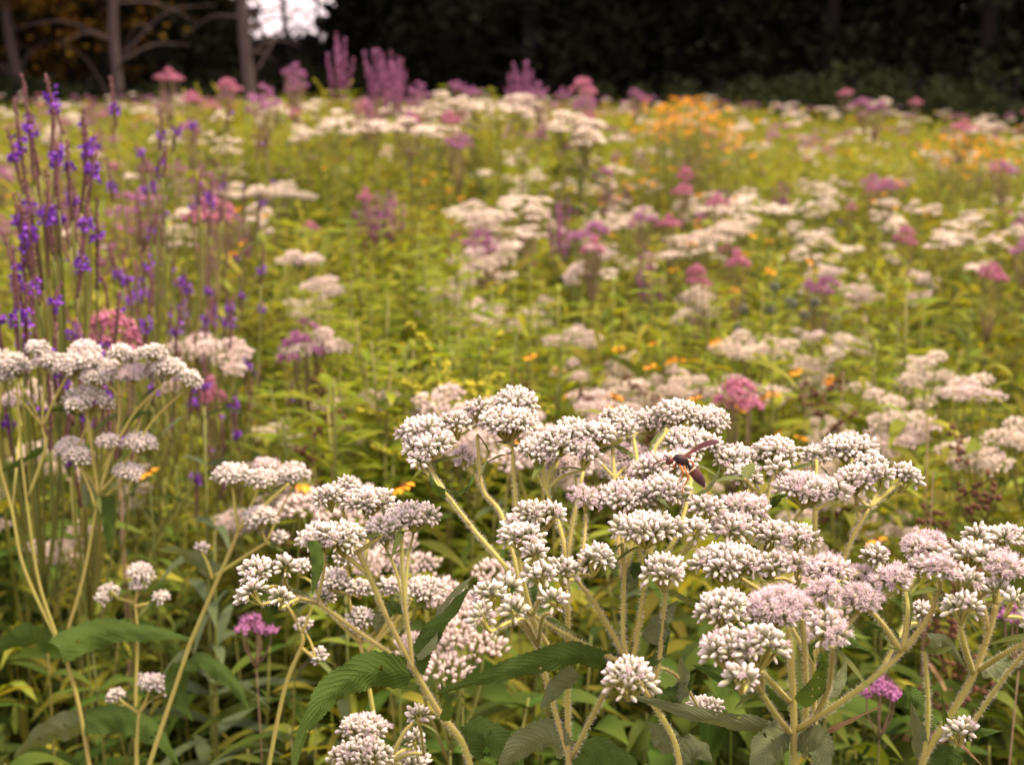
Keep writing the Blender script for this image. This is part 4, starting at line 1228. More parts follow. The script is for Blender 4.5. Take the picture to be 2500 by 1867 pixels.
def make_ironweed(i):
    o = proto("purple_ironweed", "wildflower", 1.0)
    st, fo = MB(), MB()
    P = stalk(st, .86, .0035, (random.uniform(-.03, .03), 0))
    leafy(fo, P, .2, .82, 10, .11, .018, .5, .4)
    for k in range(14):
        b = k * 2.4; rr = .036 * math.sqrt(k / 14)
        c = P[-1] + np.array([math.cos(b) * rr, math.sin(b) * rr, .13 - rr * (1.1 if i % 2 else .4) - random.random() * .03])
        tube(st, smooth_line([P[-1] - np.array([0, 0, .05 * random.random()]), (P[-1] + c) / 2 + np.array([math.cos(b) * .008, math.sin(b) * .008, -.008]), c], 3), [.0014, .0009], 5)
        m = MB()
        dome(m, c, .009, .008, 9, .006, BLOB, 0)
        dd = unit(RNG.normal(size=(16, 3)) * np.array([.8, .8, .3]) + np.array([0, 0, 1]))
        leaves(m, np.repeat(c[None], 16, 0) + dd * .004, dd, .011, .0022, 0, nseg=2)
        m.build("flower_tuft", "magenta_bloom", o)
    st.build("stem", "tan_stem", o); fo.build("foliage", "meadow_leaf", o)
    return o


kit("iron", make_ironweed, 4)


def make_spire(i):
    o = proto("purple_spire_plant", "wildflower", 1.0)
    st, fo = MB(), MB()
    P = stalk(st, .85, .003, (0, 0))
    leafy(fo, P, .2, .9, 16, .08, .013, .7, .3)
    for k in range(8):
        b = k * 2.4; rr = .030 * math.sqrt(k / 9) + .004
        q = np.array([math.cos(b) * rr * .6, math.sin(b) * rr * .6, random.uniform(.80, .86)])
        tip = np.array([math.cos(b) * rr * 1.3, math.sin(b) * rr * 1.3, 1.0 - rr * random.uniform(.4, 3.6)])
        S = smooth_line([q, (q + tip) / 2, tip], 6)
        m = MB()
        tube(m, S, [.0016, .0012, .0006], 5, t0=0, t1=.3)
        n = 60
        u = RNG.random(n) ** .8 * .85 + .15
        pp = np.stack([np.interp(u, np.linspace(0, 1, len(S)), S[:, j]) for j in range(3)], 1)
        a2 = RNG.random(n) * 6.28
        d2 = np.stack([np.cos(a2), np.sin(a2), np.full(n, .5)], 1)
        leaves(m, pp, d2, .011 * (1.25 - u * .7), .006, .1, nseg=2)
        m.build("flower_spike", "magenta_bloom", o)
    st.build("stem", "meadow_stem", o); fo.build("foliage", "meadow_leaf", o)
    return o


kit("spire", make_spire, 3)


def make_goldenrod(i):
    o = proto("goldenrod", "wildflower", 1.0)
    st, fo = MB(), MB()
    P = stalk(st, .9, .003, (random.uniform(-.02, .02), 0))
    leafy(fo, P, .15, .84, 22, .085, .012, .55, .4, whorl=1)
    for k in range(15):
        b = k * 2.4; zf = .76 + .018 * k * .55
        base = np.array([P[-1][0], P[-1][1], min(zf, .9)])
        ln = .12 * (1 - k / 22)
        tip = base + np.array([math.cos(b) * ln * .8, math.sin(b) * ln * .8, ln * .95 if k < 14 else .1])
        tip[2] = min(tip[2], 1.0)
        S = smooth_line([base, (base + tip) / 2 + np.array([0, 0, .018]), tip], 5)
        m = MB()
        tube(m, S, [.0011, .0006], 4, t0=0, t1=.1)
        n = 46
        u = RNG.random(n) * .85 + .15
        pp = np.stack([np.interp(u, np.linspace(0, 1, len(S)), S[:, j]) for j in range(3)], 1) + RNG.normal(0, .0015, (n, 3))
        inst(m, BLOB, pp + np.array([0, 0, .002]), RNG.normal(0, .4, (n, 3)) + np.array([0, 0, 1]), .0048 * (.6 + .7 * RNG.random(n)))
        m.build("flower_plume", "goldenrod_bloom", o)
    st.build("stem", "meadow_stem", o); fo.build("foliage", "meadow_leaf", o)
    return o


kit("gold", make_goldenrod, 3)


def make_daisy(i):
    o = proto("orange_coneflower", "wildflower", 1.0)
    st, fo = MB(), MB()
    for s in range(3 + i % 3 if i >= 0 else 1):
        a = s * 2.1; q = random.uniform(.01, .08)
        hh = random.uniform(.88, .98) if s else .985
        P = stalk(st, hh, .0018, (math.cos(a) * q, math.sin(a) * q))
        leafy(fo, P, .15, .75, 7, .075, .014, .5, .4, whorl=1)
        d = unit(np.array([random.uniform(-.5, .5), random.uniform(-.7, .1), 1.0]))
        x = unit(np.cross(d, [0, 1, .2])); y = np.cross(d, x)
        m = MB()
        n = 9
        aa = np.arange(n) * 6.283 / n
        dirs = np.cos(aa)[:, None] * x + np.sin(aa)[:, None] * y + d * random.uniform(-.25, .2)
        leaves(m, P[-1] + dirs * .002, dirs, .0095, .0065, .25, nseg=3, prof=1.4, roll=0.0)
        fo_ = m.build("petal_ring", "orange_petal", o)
        c = MB(); dome(c, P[-1], .0032, .0035, 14, .0022); c.build("seed_cone", "seed_cone", fo_)
    st.build("stem", "meadow_stem", o); fo.build("foliage", "meadow_leaf", o)
    return o


kit("daisy", make_daisy, 4)


def make_daisy_one(i):
    o = make_daisy(-3)
    return o


kit("daisy_one", make_daisy_one, 3)


def make_globe(i):
    o = proto("globe_thistle", "wildflower", 1.0)
    st, fo = MB(), MB()
    P = stalk(st, .9, .003)
    leafy(fo, P, .1, .5, 8, .16, .012, .9, .5, whorl=1)
    for k in range(9):
        b = k * 2.4; rr = .012 + .075 * math.sqrt(k / 9)
        c = np.array([math.cos(b) * rr, math.sin(b) * rr, .985 - rr * .8 - random.random() * .04])
        tube(st, smooth_line([(0, 0, c[2] - .09), (c[0] * .6, c[1] * .6, c[2] - .05), c], 4), [.0016, .001], 5)
        m = MB(); d = unit(RNG.normal(size=(46, 3))); inst(m, TET, c + d * .0055, d, .0045); m.build("globe_head", "globe_head", o)
    st.build("stem", "meadow_stem", o); fo.build("foliage", "grey_leaf", o)
    return o


kit("globe", make_globe, 1)


def make_dry(i):
    o = proto("dry_seed_stalk", "wildflower", 1.0)
    st, fo = MB(), MB()
    P = stalk(st, .99, .0016, (random.uniform(-.06, .06), random.uniform(-.04, .04)))
    leafy(fo, P, .3, .75, 8, .08, .012, -.2, .9, whorl=1)
    m = MB()
    for k in range(9):
        b = k * 2.4; z = .66 + .036 * k
        base = np.array([np.interp(z, P[:, 2], P[:, 0]), 0, z]); tip = base + np.array([math.cos(b) * .035, math.sin(b) * .035, .03])
        tube(m, np.array([base, (base + tip) / 2, tip]), [.001, .0006], 4)
        pp = base + (tip - base) * RNG.random((14, 1)) + RNG.normal(0, .004, (14, 3))
        inst(m, BLOB, pp, RNG.normal(size=(14, 3)), .0075)
    st.build("stem", "tan_stem", o); fo.build("dead_leaves", "dry_leaf", o); m.build("seed_head", "dry_seed", o)
    return o


kit("dry", make_dry, 3)


def make_shoot(i):
    o = proto("leafy_shoot", "plant", 1.0)
    st, fo = MB(), MB()
    for s in range(2):
        a = random.uniform(0, 6.28); q = random.uniform(.0, .06)
        P = stalk(st, .97 - .1 * s, .0028, (math.cos(a) * q, math.sin(a) * q))
        w_ = (.012, .02, .028, .014, .018, .010, .024, .016)[i % 8]
        leafy(fo, P, .25, .96 - .1 * s, 17, .085 if i % 3 else .11, w_, .55, .55, whorl=2)
    st.build("stem", "meadow_stem", o)
    fo.build("foliage", ("meadow_leaf", "meadow_leaf", "meadow_leaf_dark", "grey_leaf")[i % 4], o)
    return o


kit("shoot", make_shoot, 8)


def make_lush(i):
    o = proto("lush_shoot", "plant", 1.0)
    st, fo = MB(), MB()
    for s in range(3):
        a = random.uniform(0, 6.28); q = random.uniform(.02, .07)
        P = stalk(st, .985 - .07 * s, .0026, (math.cos(a) * q, math.sin(a) * q))
        leafy(fo, P, .35, .975 - .07 * s, 30, .068, (.013, .017, .011)[i % 3], .7, .45, whorl=2)
    st.build("stem", "meadow_stem", o); fo.build("foliage", "lime_leaf", o)
    return o


kit("lush", make_lush, 4)


def make_broad(i):
    o = proto("broad_leaved_shoot", "plant", 1.0)
    st, fo = MB(), MB()
    P = stalk(st, .97, .0026, (random.uniform(-.04, .04), random.uniform(-.04, .04)))
    leafy(fo, P, .3, .96, 11, .13, (.028, .034, .022)[i % 3], .35, .75, nseg=8, whorl=2)
    st.build("stem", "meadow_stem", o); fo.build("foliage", ("meadow_leaf_dark", "boneset_leaf", "meadow_leaf_dark", "grey_leaf")[i % 4], o)
    return o


kit("broad", make_broad, 6)


def make_grass(i):
    o = proto("grass_tuft", "grass", 1.0)
    m = MB()
    n = 16
    a = RNG.random(n) * 6.28
    leaves(m, np.stack([np.cos(a), np.sin(a), np.zeros(n)], 1) * .02, np.stack([np.cos(a) * .25, np.sin(a) * .25, np.ones(n)], 1), .75 + .4 * RNG.random(n), .008, .12 + .3 * RNG.random(n), nseg=7, prof=.6)
    m.build("blades", "meadow_leaf", o)
    return o


kit("tuft", make_grass, 3)

# ------------------------------------------------------------------ plants one can pick out by eye: (pixel of the top, distance)
V = random.randint
P_ = place
# violet vervains
for k, (px, py, D, wd, lab) in enumerate([
    (95, 176, 1.30, 1.35, "tallest blue vervain, its crowded violet rings above the white boneset"),
    (150, 178, 1.38, 1.25, "blue vervain with dense dark spikes beside the tallest one"),
    (20, 585, 1.22, .9, "short dark-spiked blue vervain rising just behind the crowded white heads"),
    (250, 235, 1.55, 1.1, "blue vervain with widely spaced spikes between the dense vervains and the pink joe-pye"),
    (316, 190, 1.75, 1.2, "blue vervain with one lone violet ring, set against a tree trunk"),
    (420, 250, 2.0, 1.5, "browned blue vervain with few flowers left, over the pink joe-pye"),
    (500, 290, 2.1, 1.4, "thin blue vervain with scattered violet dots beside the white flat tops"),
    (570, 610, 1.75, .9, "spindly blue vervain with bare curved stalks over the pinkish flat top"),
    (230, 700, 1.28, .8, "low blue vervain with violet dots in front of the crimson joe-pye"),
    (380, 430, 1.65, 1.1, "blue vervain bending over the crimson joe-pye")]):
    P_("vervain", (0, 2, 4, 1, 3, 5, 1, 3, 4, 5, 3)[k], at(px, py, D), lab, "blue vervains on the meadow's left")
for k, (px, py, D) in enumerate([(300, 300, 1.9), (360, 270, 2.1), (440, 300, 2.2), (480, 350, 1.9), (340, 380, 1.8), (530, 330, 2.3)]):
    P_("vervain", (1, 3, 5)[k % 3], at(px, py, D), "wispy half-faded vervain in the loose brown drift beside the dense violet ones", "loose drift of half-faded vervains")
# joe-pye weeds
for k, (px, py, D, wd, lab) in enumerate([
    (262, 752, 1.55, 1.0, "crimson-pink joe-pye weed behind the crowded white boneset heads"),
    (520, 475, 2.3, 1.0, "pink joe-pye weed glowing behind the browned vervain stalks"),
    (412, 165, 6.0, 1.2, "tall tiered pink joe-pye weed against the dark trees, near the leaning trunk"),
    (560, 190, 6.5, 1.4, "broad pink joe-pye weed at the foot of the leaning trunk"),
    (440, 220, 5.5, 1.0, "low pink joe-pye weed beside a goldenrod at the meadow's far edge"),
    (1415, 572, 3.2, .9, "flat pink joe-pye weed alone among green leaves in mid-meadow"),
    (1760, 915, 1.75, 1.0, "rosy joe-pye weed among orange coneflowers and brown seed heads"),
    (655, 1490, 1.20, .5, "small magenta blossom low behind the forked green stem"),
    (1830, 605, 2.9, .8, "deep pink joe-pye weed next to the grey globe heads"),
    (1680, 405, 5.2, 1.0, "pink joe-pye weed with two stacked tiers in the middle distance"),
    (1650, 445, 4.6, 1.0, "pink joe-pye weed just in front of the two-tiered one"),
    (1760, 470, 4.2, 1.2, "dusty pink joe-pye weed beside white flat tops in the middle distance"),
    (2220, 550, 3.4, .8, "bright pink joe-pye weed above pale boneset on the open right slope"),
    (2400, 640, 2.7, .8, "vivid pink joe-pye weed over a white flat-topped boneset"),
    (880, 455, 4.3, .8, "small pink joe-pye weed in the misty purple patch"),
    (1720, 640, 2.7, .7, "faded pink joe-pye weed beside white boneset tops"),
    (2475, 1470, 1.0, .35, "red-pink flower stub glimpsed behind the thick forking stem"),
    (530, 905, 1.9, .6, "small pink tuft beyond the crowded white heads")]):
    P_("joe" if D > 1.3 else "joe_small", k, at(px, py, D), lab, "joe-pye weeds in the meadow", wide=wd if D > 1.3 else 1.0)
# purple ironweeds and spires
for k, (px, py, D, kt, lab) in enumerate([
    (831, 78, 5.5, "spire", "tallest purple spire plant with a narrow pink-purple tip against the sky gap"),
    (700, 140, 6.0, "iron", "purple ironweed with a flat violet crown against the dark trees"),
    (920, 110, 5.6, "spire", "purple spire plant in the bright upright cluster against the dark trees"),
    (958, 122, 5.7, "spire", "purple spire plant in the bright upright cluster against the dark trees"),
    (985, 135, 5.9, "spire", "purple spire plant in the bright upright cluster against the dark trees"),
    (1285, 140, 6.4, "spire", "purple spire plant with few dark violet fingers, standing alone"),
    (1260, 165, 6.6, "spire", "shorter purple spire plant leaning by the lone violet one"),
    (1045, 190, 6.5, "iron", "pinkish-purple ironweed between the bright spire cluster and the lone one"),
    (1150, 205, 7.0, "iron", "dull violet ironweed at the meadow's far edge, left of the lone spire plant"),
    (1360, 205, 8.0, "iron", "round violet ironweed just beyond the lone spire plant"),
    (1545, 212, 9.0, "iron", "small purple ironweed near the orange coneflower patch"),
    (775, 760, 2.0, "iron", "purple ironweed with orange stems beside the goldenrod"),
    (1120, 320, 4.6, "iron", "blue-violet ironweed in the misty purple patch"),
    (1550, 490, 3.9, "iron", "violet ironweed over a white flat top in mid-meadow"),
    (2010, 665, 2.9, "iron", "dusky purple ironweed among tall green stems"),
    (2155, 1660, 1.05, "iron", "small violet flower low behind the curved dry leaf"),
    (1480, 400, 5.0, "iron", "slim pale violet ironweed in mid-meadow")]):
    P_(kt if D > 1.2 else "joe_small", k, at(px, py, D), lab, "purple ironweeds and spires", wide=1.0)
# goldenrods
for k, (px, py, D, wd, lab) in enumerate([
    (1096, 775, 1.72, 1.5, "large yellow-green goldenrod plume in mid-meadow"),
    (1130, 800, 1.78, 1.3, "goldenrod plume leaning against the large yellow-green one"),
    (500, 205, 5.8, 1.2, "deep yellow goldenrod between two pink joe-pye weeds"),
    (790, 195, 5.6, 1.3, "pale yellow goldenrod below the tallest purple spire"),
    (1085, 240, 7.5, .8, "small yellow goldenrod at the meadow's edge under dark trees"),
    (1020, 830, 2.3, 1.0, "green goldenrod not yet in bloom, next to the large yellow plume")]):
    P_("gold", k, at(px, py, D), lab, "goldenrods in the meadow", wide=wd)
# orange coneflowers
dz = [(1410, 840, 2.0), (1530, 820, 2.05), (1605, 808, 2.1), (1690, 805, 2.15), (1675, 868, 1.95), (1685, 930, 1.75), (1900, 880, 2.0), (1950, 940, 1.8), (1570, 965, 1.65), (1480, 950, 1.7),
      (598, 1160, 1.2), (875, 1160, 1.2), (365, 1115, 1.35), (590, 490, 3.2), (1065, 410, 4.2), (1840, 560, 3.0), (1900, 575, 3.0), (1330, 1040, 1.4), (2230, 1290, 1.25), (820, 335, 6.0),
      (960, 320, 6.5), (1620, 262, 10), (1650, 240, 10), (1672, 232, 10), (1695, 245, 10), (1720, 255, 10.5), (1760, 265, 11), (1640, 270, 9.5), (1700, 268, 9.8), (1740, 275, 10.2), (1790, 310, 8.0), (1810, 320, 7.6), (1775, 330, 7.4),
      (2320, 325, 7.0), (2350, 320, 7.2), (2385, 325, 7.0), (2420, 330, 6.8), (2450, 330, 6.9), (2340, 350, 6.4), (2400, 355, 6.3), (2455, 365, 6.2), (2300, 345, 6.6), (1470, 420, 5.0), (1500, 470, 4.2), (1600, 400, 5.2), (1530, 385, 5.4), (2180, 430, 5)]
dz += [(random.gauss(1675, 30), random.uniform(226, 258), random.uniform(6.0, 7.2)) for _ in range(26)] + [(random.gauss(1775, 40), random.uniform(270, 330), random.uniform(5.5, 7)) for _ in range(8)]
dz += [(random.uniform(2290, 2480), random.uniform(312, 375), random.uniform(5.2, 6.6)) for _ in range(15)]
for k, (px, py, D) in enumerate(dz):
    P_("daisy" if D > 1.7 else "daisy_one", k, at(px, py, D), "orange-yellow coneflower on a thin stalk in the meadow" if D < 5.1 else "orange coneflower massed with others at the meadow's far edge",
       "scattered orange coneflowers" if D < 5.1 else "far patches of orange coneflowers", wide=1.4 if D > 5 else 1.0)
for k in range(84):
    if k < 58:
        cl_ = ((820, 690, 2.2), (960, 800, 1.9), (1120, 640, 2.6), (880, 900, 1.7), (1260, 720, 2.3), (1000, 560, 2.9))[k % 6]
        px = random.gauss(cl_[0], 55); py = random.gauss(cl_[1], 35); D = random.gauss(cl_[2], .12)
    else:
        px = random.uniform(1250, 2450); py = random.uniform(560, 900); D = random.uniform(1.8, 3.0)
    p = at(px, py, D)
    p[2] = min(max(p[2], .86), 1.10)
    P_("lush", k, p, "bright lime-green leafy shoot rising above the meadow's leaves", "lime-green shoots in mid-meadow", wide=random.uniform(1.0, 1.9))
for k in range(63):
    px = random.uniform(330, 1450); D = random.uniform(4.4, 7.5); py = random.uniform(185, 275) + (25 if px < 550 else 0)
    key, what = (("lush", "green leafy plant"), ("bone_far", "white boneset"), ("iron", "purple ironweed"), ("lush", "green leafy plant"), ("gold", "yellow goldenrod"), ("bone_far", "white boneset"), ("joe", "pink joe-pye weed"))[k % 7]
    P_(key, V(0, 7), at(px, py, D), "tall " + what + " in the raised clump under the dark trees", "raised clump under the dark trees: " + what, wide=random.uniform(.8, 1.15) if key in ("iron", "joe") else random.uniform(1.2, 1.8))
# globe heads, dry stalks
P_("globe", 0, at(1905, 640, 2.3), "grey-green globe-headed plant with round bristly balls on thin stalks")
for k, (px, py, D, lab) in enumerate([(1990, 860, 1.9, "rust-brown seed stalk beside the orange coneflowers"), (2060, 900, 1.7, "reddish-brown seed stalk with drooping dead leaves"), (2320, 1010, 1.35, "dark brown seed stalk rising beyond the small white domes"),
                                      (2290, 1090, 1.25, "black-brown withered seed stalk low beyond the small white domes"), (1600, 870, 1.9, "brown seed stalk in front of the orange coneflowers"), (1480, 880, 1.85, "purple-brown seed stalk near the pale flat top"),
                                      (760, 880, 1.75, "orange-brown withered stalk below the purple ironweed"), (720, 960, 1.6, "maroon-leaved withered stalk in the dark hollow"), (1310, 880, 2.0, "maroon seed stalk beyond the pearly bud domes")]):
    P_("dry", k, at(px, py, D), lab, "withered seed stalks")
# pale bonesets that stand out behind the near ones
for k, (px, py, D, key, wd, lab) in enumerate([
    (1080, 1270, 1.00, "bone_small", 1.1, "pinkish-white boneset shining in the light between two near bonesets"),
    (1135, 1310, 1.05, "bone_small", 1.0, "pinkish-white boneset tucked behind the shining one"),
    (880, 1058, 1.22, "bone_small", 1.35, "blurred mauve-white boneset with broad flat heads behind the pearly buds"),
    (960, 1085, 1.15, "bone_small", 1.0, "mauve-white boneset just in front of the broad blurred one"),
    (1400, 960, 1.25, "bone_small", 1.3, "mauve-white boneset half hidden behind the greenish-white bud domes"),
    (2010, 1240, 1.02, "bone_small", .7, "pale boneset framed by the forking stalks of the small white domes"),
    (752, 668, 2.0, "bone_small", 1.2, "cream-coloured dome standing alone over green leaves"),
    (430, 725, 1.95, "bone_rosy", 1.3, "wide pinkish-white boneset behind the spindly vervain"),
    (545, 735, 1.9, "bone_small", 1.2, "small pinkish-white boneset at the edge of the wide one"),
    (60, 770, 1.7, "bone_near", 1.2, "cream boneset between the short vervain and the crimson joe-pye"),
    (1610, 840, 1.95, "bone_near", 1.1, "white boneset ringed by orange coneflowers"),
    (1720, 840, 2.1, "bone_rosy", .9, "white boneset just above the rosy joe-pye"),
    (1400, 765, 2.2, "bone_small", 1.0, "small white boneset in the green middle of the meadow"),
    (2040, 990, 1.6, "bone_near", .8, "white boneset over rust-brown stalks"),
    (2290, 820, 1.9, "bone_near", 1.1, "bright white boneset with a stepped top on the open slope"),
    (2440, 945, 1.55, "bone_near", 1.0, "long flat white boneset at the open slope's edge"),
    (1980, 720, 2.2, "bone_near", 1.1, "cream boneset beneath the globe heads"),
    (680, 412, 4.6, "bone_near", 2.0, "broadest flat white boneset in the middle distance, beyond the vervains"),
    (610, 430, 4.4, "bone_near", 1.6, "flat white boneset joined to the broadest one"),
    (1170, 455, 4.0, "bone_near", 1.2, "white dome with dead stalks hanging before it"),
    (780, 570, 2.9, "bone_rosy", 1.3, "thin-topped rosy boneset in mid-meadow"),
    (1760, 510, 3.6, "bone_near", 1.6, "white boneset band under the dusty pink joe-pye"),
    (1550, 450, 4.2, "bone_near", 1.3, "white flat top under the violet ironweed")]):
    P_(key, k, at(px, py, D), lab, wide=wd)

# ------------------------------------------------------------------ the many look-alikes, each still a plant of its own


TILT = 0.06


def scatter(n, d0, d1, p=1.0, side=1.25, bias=None):
    out = []
    while len(out) < n:
        D = d0 * (d1 / d0) ** (random.random() ** p)
        u = random.uniform(-side, side)
        px = 1250 + u * 1250
        if bias and random.random() > bias(px, D):
            continue
        out.append((px, D))
    return out


def ground_xy(px, D):
    g = at(px, 203.5, D)
    return g[0], g[1]


def top_h(px, D, lo, hi):
    gx_, gy_ = ground_xy(px, D)
    return random.uniform(lo, hi) + (.16 if D > 4 else .10) * (float(drift(gx_, gy_)) - .5) + min(D, 12) * .002 - min(max((px - 1400) / 1100, 0), 1.2) * min(max((D - 5) / 6, 0), 1) * .28


wb_ = lambda px, D: .35 + .65 * (px > 1150) if D > 1.8 else (.9 if px > 1400 else .35)
n_far = 0
for px, D in scatter(66, 1.5, 3.6, 1.0, 1.25, wb_):
    x, y = ground_xy(px, D)
    place("bone_near" if random.random() < .6 else "bone_rosy", V(0, 9), (x, y, top_h(px, D, .80, 1.0)), "cream-white flat-topped boneset in the meadow's middle, among green shoots", "white bonesets in mid-meadow", wide=random.uniform(.8, 1.2))
for px, D in scatter(190, 3.4, 13, .9, 1.2, wb_):
    x, y = ground_xy(px, D)
    place("bone_far", V(0, 9), (x, y, top_h(px, D, .85, 1.07)), "small blurred white boneset far out in the meadow", "white bonesets far out in the meadow", wide=random.choice((.8, 1.0, 1.2, 1.5, 2.1)))
for px, D in scatter(34, 3.0, 14, .8):
    x, y = ground_xy(px, D)
    place("joe", V(0, 5), (x, y, top_h(px, D, .88, 1.04)), "small pink joe-pye weed far out in the meadow", "pink joe-pye weeds far out", wide=random.uniform(.7, 1.2))
for px, D in scatter(110, 3.2, 14, .8, 1.2, lambda px, D: 1.0 if px < 1500 else .4):
    x, y = ground_xy(px, D)
    place("iron" if random.random() < .6 else "spire", V(0, 7), (x, y, top_h(px, D, .90, 1.08)), "small misty purple wildflower far out in the meadow", "purple wildflowers far out", wide=random.uniform(1.0, 1.6))
for px, D in scatter(18, 4, 9, .9):
    x, y = ground_xy(px, D)
    place("vervain", (1, 3, 5)[V(0, 2)], (x, y, top_h(px, D, .95, 1.15)), "thin browned vervain far out in the meadow", "browned vervains far out", wide=random.uniform(1.0, 1.5))
for px, D in scatter(50, 3.0, 13, .8):
    x, y = ground_xy(px, D)
    place("gold" if random.random() < .5 else "daisy", V(0, 5), (x, y, top_h(px, D, .9, 1.08)), "small yellow wildflower far out in the meadow", "yellow wildflowers far out", wide=random.uniform(1.0, 1.5))
for px, D in scatter(10, 1.5, 3.2):
    x, y = ground_xy(px, D)
    place("dry", V(0, 5), (x, y, top_h(px, D, .65, .9)), "thin brown withered stalk sunk among the green shoots", "withered stalks among the shoots")
for q, (px, D) in enumerate(scatter(44, 6, 15, .9, 1.2, lambda px, D: 1.0 if px < 1700 else .5)):
    x, y = ground_xy(px, D)
    key, what = (("iron", "purple ironweed"), ("joe", "pink joe-pye weed"), ("gold", "yellow goldenrod"), ("bone_far", "white boneset"), ("spire", "purple spire plant"))[q % 5]
    place(key, V(0, 7), (x, y, random.uniform(1.15, 1.34)), "tall " + what + " standing above the rest at the meadow's far edge", "tall flowers at the far edge: " + what, wide=random.uniform(1.1, 1.7))
# leafy shoots between the flowers (nearest ones one by one)
for px, D in scatter(150, 1.25, 3.0, .9, 1.3):
    x, y = ground_xy(px, D)
    place("shoot", V(0, 15), (x, y, random.uniform(.62, .92)), "leafy green shoot without flowers between the blooms", "leafy shoots between the flowers", wide=random.uniform(.9, 1.4))
for px, D in scatter(60, .95, 1.5, 1.0, 1.35):
    x, y = ground_xy(px, D)
    place("shoot", V(0, 15), (x, y, random.uniform(.45, .80)), "low leafy shoot in the shade under the near bonesets", "low shoots under the bonesets", wide=random.uniform(.9, 1.3))
for px, D in scatter(46, 1.2, 6, 1.0, 1.3):
    x, y = ground_xy(px, D)
    place("tuft", V(0, 5), (x, y, random.uniform(.6, .95)), "tuft of long thin grass blades among the wildflowers", "grass tufts in the meadow")
for px, D in scatter(64, .86, 1.7, 1.0, 1.3):
    x, y = ground_xy(px, D)
    place("broad", V(0, 11), (x, y, random.uniform(.62, .93) - (.05 if D < 1 else 0)), "broad-leaved dark green shoot in the shade between the near bonesets", "broad-leaved shoots under the bonesets", wide=random.uniform(.9, 1.3))
# long grey-green leaved plant by the slim leaning boneset
P_("shoot", 3, at(420, 960, 1.3), "grey-green plant with long drooping leaves beside the crowded white heads", None, wide=1.25)

# ------------------------------------------------------------------ undergrowth nobody could count


def undergrowth(n, d0, d1, nleaf, L, W, zlo, zhi, nseg, material, side=1.3, seedname="undergrowth", lab=""):
    D = np.sqrt(RNG.uniform(d0 ** 2, d1 ** 2, n))
    px = 1250 + RNG.uniform(-side, side, n) * 1250
    x = D * (px - 1250) / F; y = D * math.cos(PITCH) + 0.0
    y = D / math.cos(PITCH) * .98
    h = RNG.uniform(zlo, zhi, n) + np.minimum(D, 12) * .003 + .07 * np.sin(x * 2.1 + 1) * np.sin(y * 1.7)
    h = h - np.clip((450 - px) / 500, 0, 1) * np.clip((D - 6) / 6, 0, 1) * .12 + np.where(D > 4, .34 * (drift(x, y) - .5) * np.where(D > 9, 1.15, 1), .42 * (drift(x * 4.5 + 2, y * 4.0) - .55)) - np.clip((px - 1400) / 1100, 0, 1.2) * np.clip((D - 5) / 6, 0, 1) * .30
    sx, sy = np.repeat(x, nleaf), np.repeat(y, nleaf)
    f = RNG.random(n * nleaf) ** .6
    sz = np.repeat(h, nleaf) * (.35 + .65 * f)
    a = RNG.random(n * nleaf) * 6.283
    sp = .02 + .012 * D.repeat(nleaf)
    b = np.stack([sx + RNG.normal(0, 1, n * nleaf) * sp, sy + RNG.normal(0, 1, n * nleaf) * sp, sz], 1)
    d = np.stack([np.cos(a), np.sin(a), RNG.normal(.45, .35, n * nleaf)], 1)
    mb = MB()
    leaves(mb, b, d, L * (.6 + .8 * RNG.random(len(b))), W * (.6 + .8 * RNG.random(len(b))), .35 + .5 * RNG.random(len(b)), nseg=nseg)
    # stems
    if d1 < 6:
        for i in range(n):
            tube(mb, np.array([[x[i], y[i], 0], [x[i] + .01, y[i], h[i] * .5], [x[i], y[i], h[i]]]), [.0016, .0010, .0004], 4)
    o = mb.build(seedname, material, kind="stuff")
    o["label"] = lab; o["category"] = "greenery"
    return o


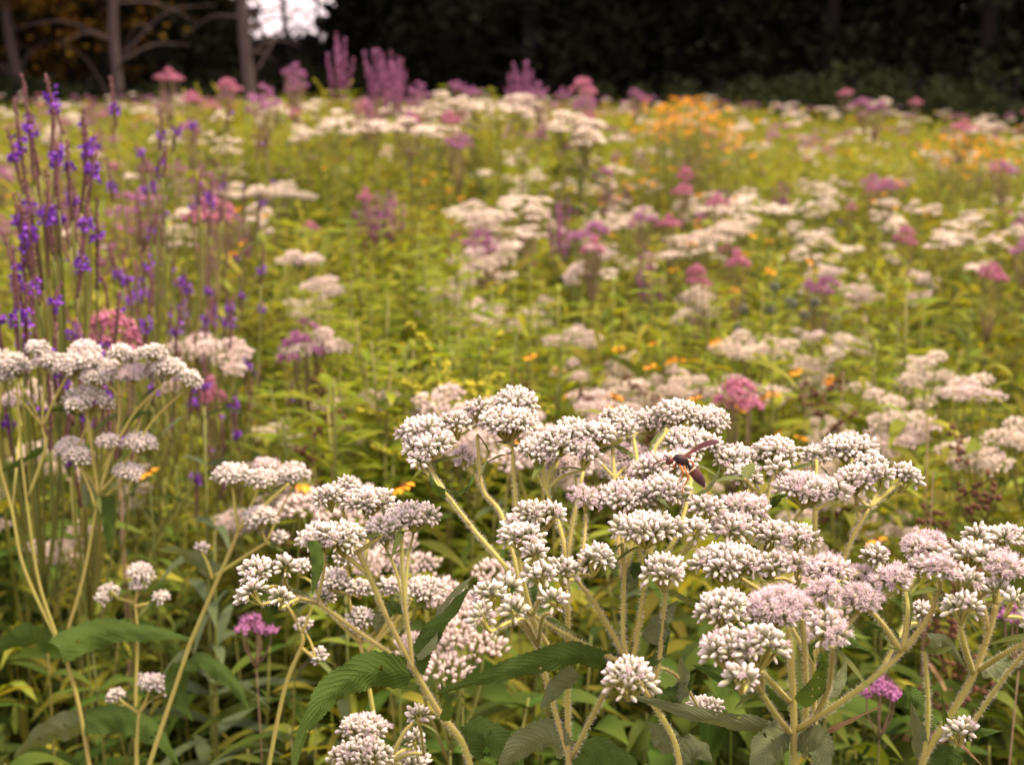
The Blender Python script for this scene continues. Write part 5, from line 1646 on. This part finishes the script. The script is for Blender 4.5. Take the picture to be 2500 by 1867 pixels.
undergrowth(760, 1.3, 3.2, 22, .062, .0125, .60, .95, 4, "meadow_leaf", lab="tangle of yellow-green leaves filling the near meadow")
undergrowth(640, .90, 2.6, 20, .090, .024, .28, .72, 4, "meadow_leaf_dark", lab="low leaves of the near meadow, shade put into their dark colour")  # dark leaf colour stands in for deep shade in the low gaps
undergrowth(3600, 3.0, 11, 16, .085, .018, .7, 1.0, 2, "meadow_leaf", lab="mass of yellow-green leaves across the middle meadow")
undergrowth(1200, 3.0, 11, 14, .09, .02, .5, .85, 2, "meadow_leaf_dark", lab="darker leaf mass in the middle meadow's hollows")  # shade of the hollows is painted by the dark leaf colour
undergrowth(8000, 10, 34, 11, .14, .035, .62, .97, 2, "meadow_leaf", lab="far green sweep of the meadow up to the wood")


def far_flowers(n, d0, d1, lo, hi, R, material, size, per, lab, bias=None):
    mb = MB()
    pts = scatter(n, d0, d1, .7, 1.25, bias)
    for px, D in pts:
        x, y = ground_xy(px, D)
        z = top_h(px, D, lo, hi)
        dome(mb, (x, y, z - .03), R * random.uniform(.6, 1.3), .03, per, size)
    o = mb.build("far_wildflowers", material, kind="stuff")
    o["label"] = lab; o["category"] = "wildflowers"


far_flowers(300, 9, 32, .92, 1.12, .09, "cream_bloom", .022, 26, "pale haze of countless white flowers towards the wood", lambda px, D: 1.0 if px > 1000 else .5)
far_flowers(170, 9, 30, .98, 1.15, .09, "magenta_bloom", .02, 20, "purple haze of countless flowers towards the wood")
far_flowers(70, 9, 30, .95, 1.12, .09, "pink_bloom", .02, 20, "pink specks of countless flowers towards the wood")
far_flowers(80, 9, 30, .95, 1.12, .08, "orange_petal", .016, 16, "orange specks of countless flowers towards the wood", lambda px, D: 1.0 if px > 1300 else .3)

# drop kit members that were never stood anywhere
for key, ks in KITS.items():
    for i, o in enumerate(ks):
        if (key, i) not in USED:
            for ch in list(o.children_recursive):
                bpy.data.objects.remove(ch)
            bpy.data.objects.remove(o)
for o in SC.objects:
    if "_h" in o:
        del o["_h"]
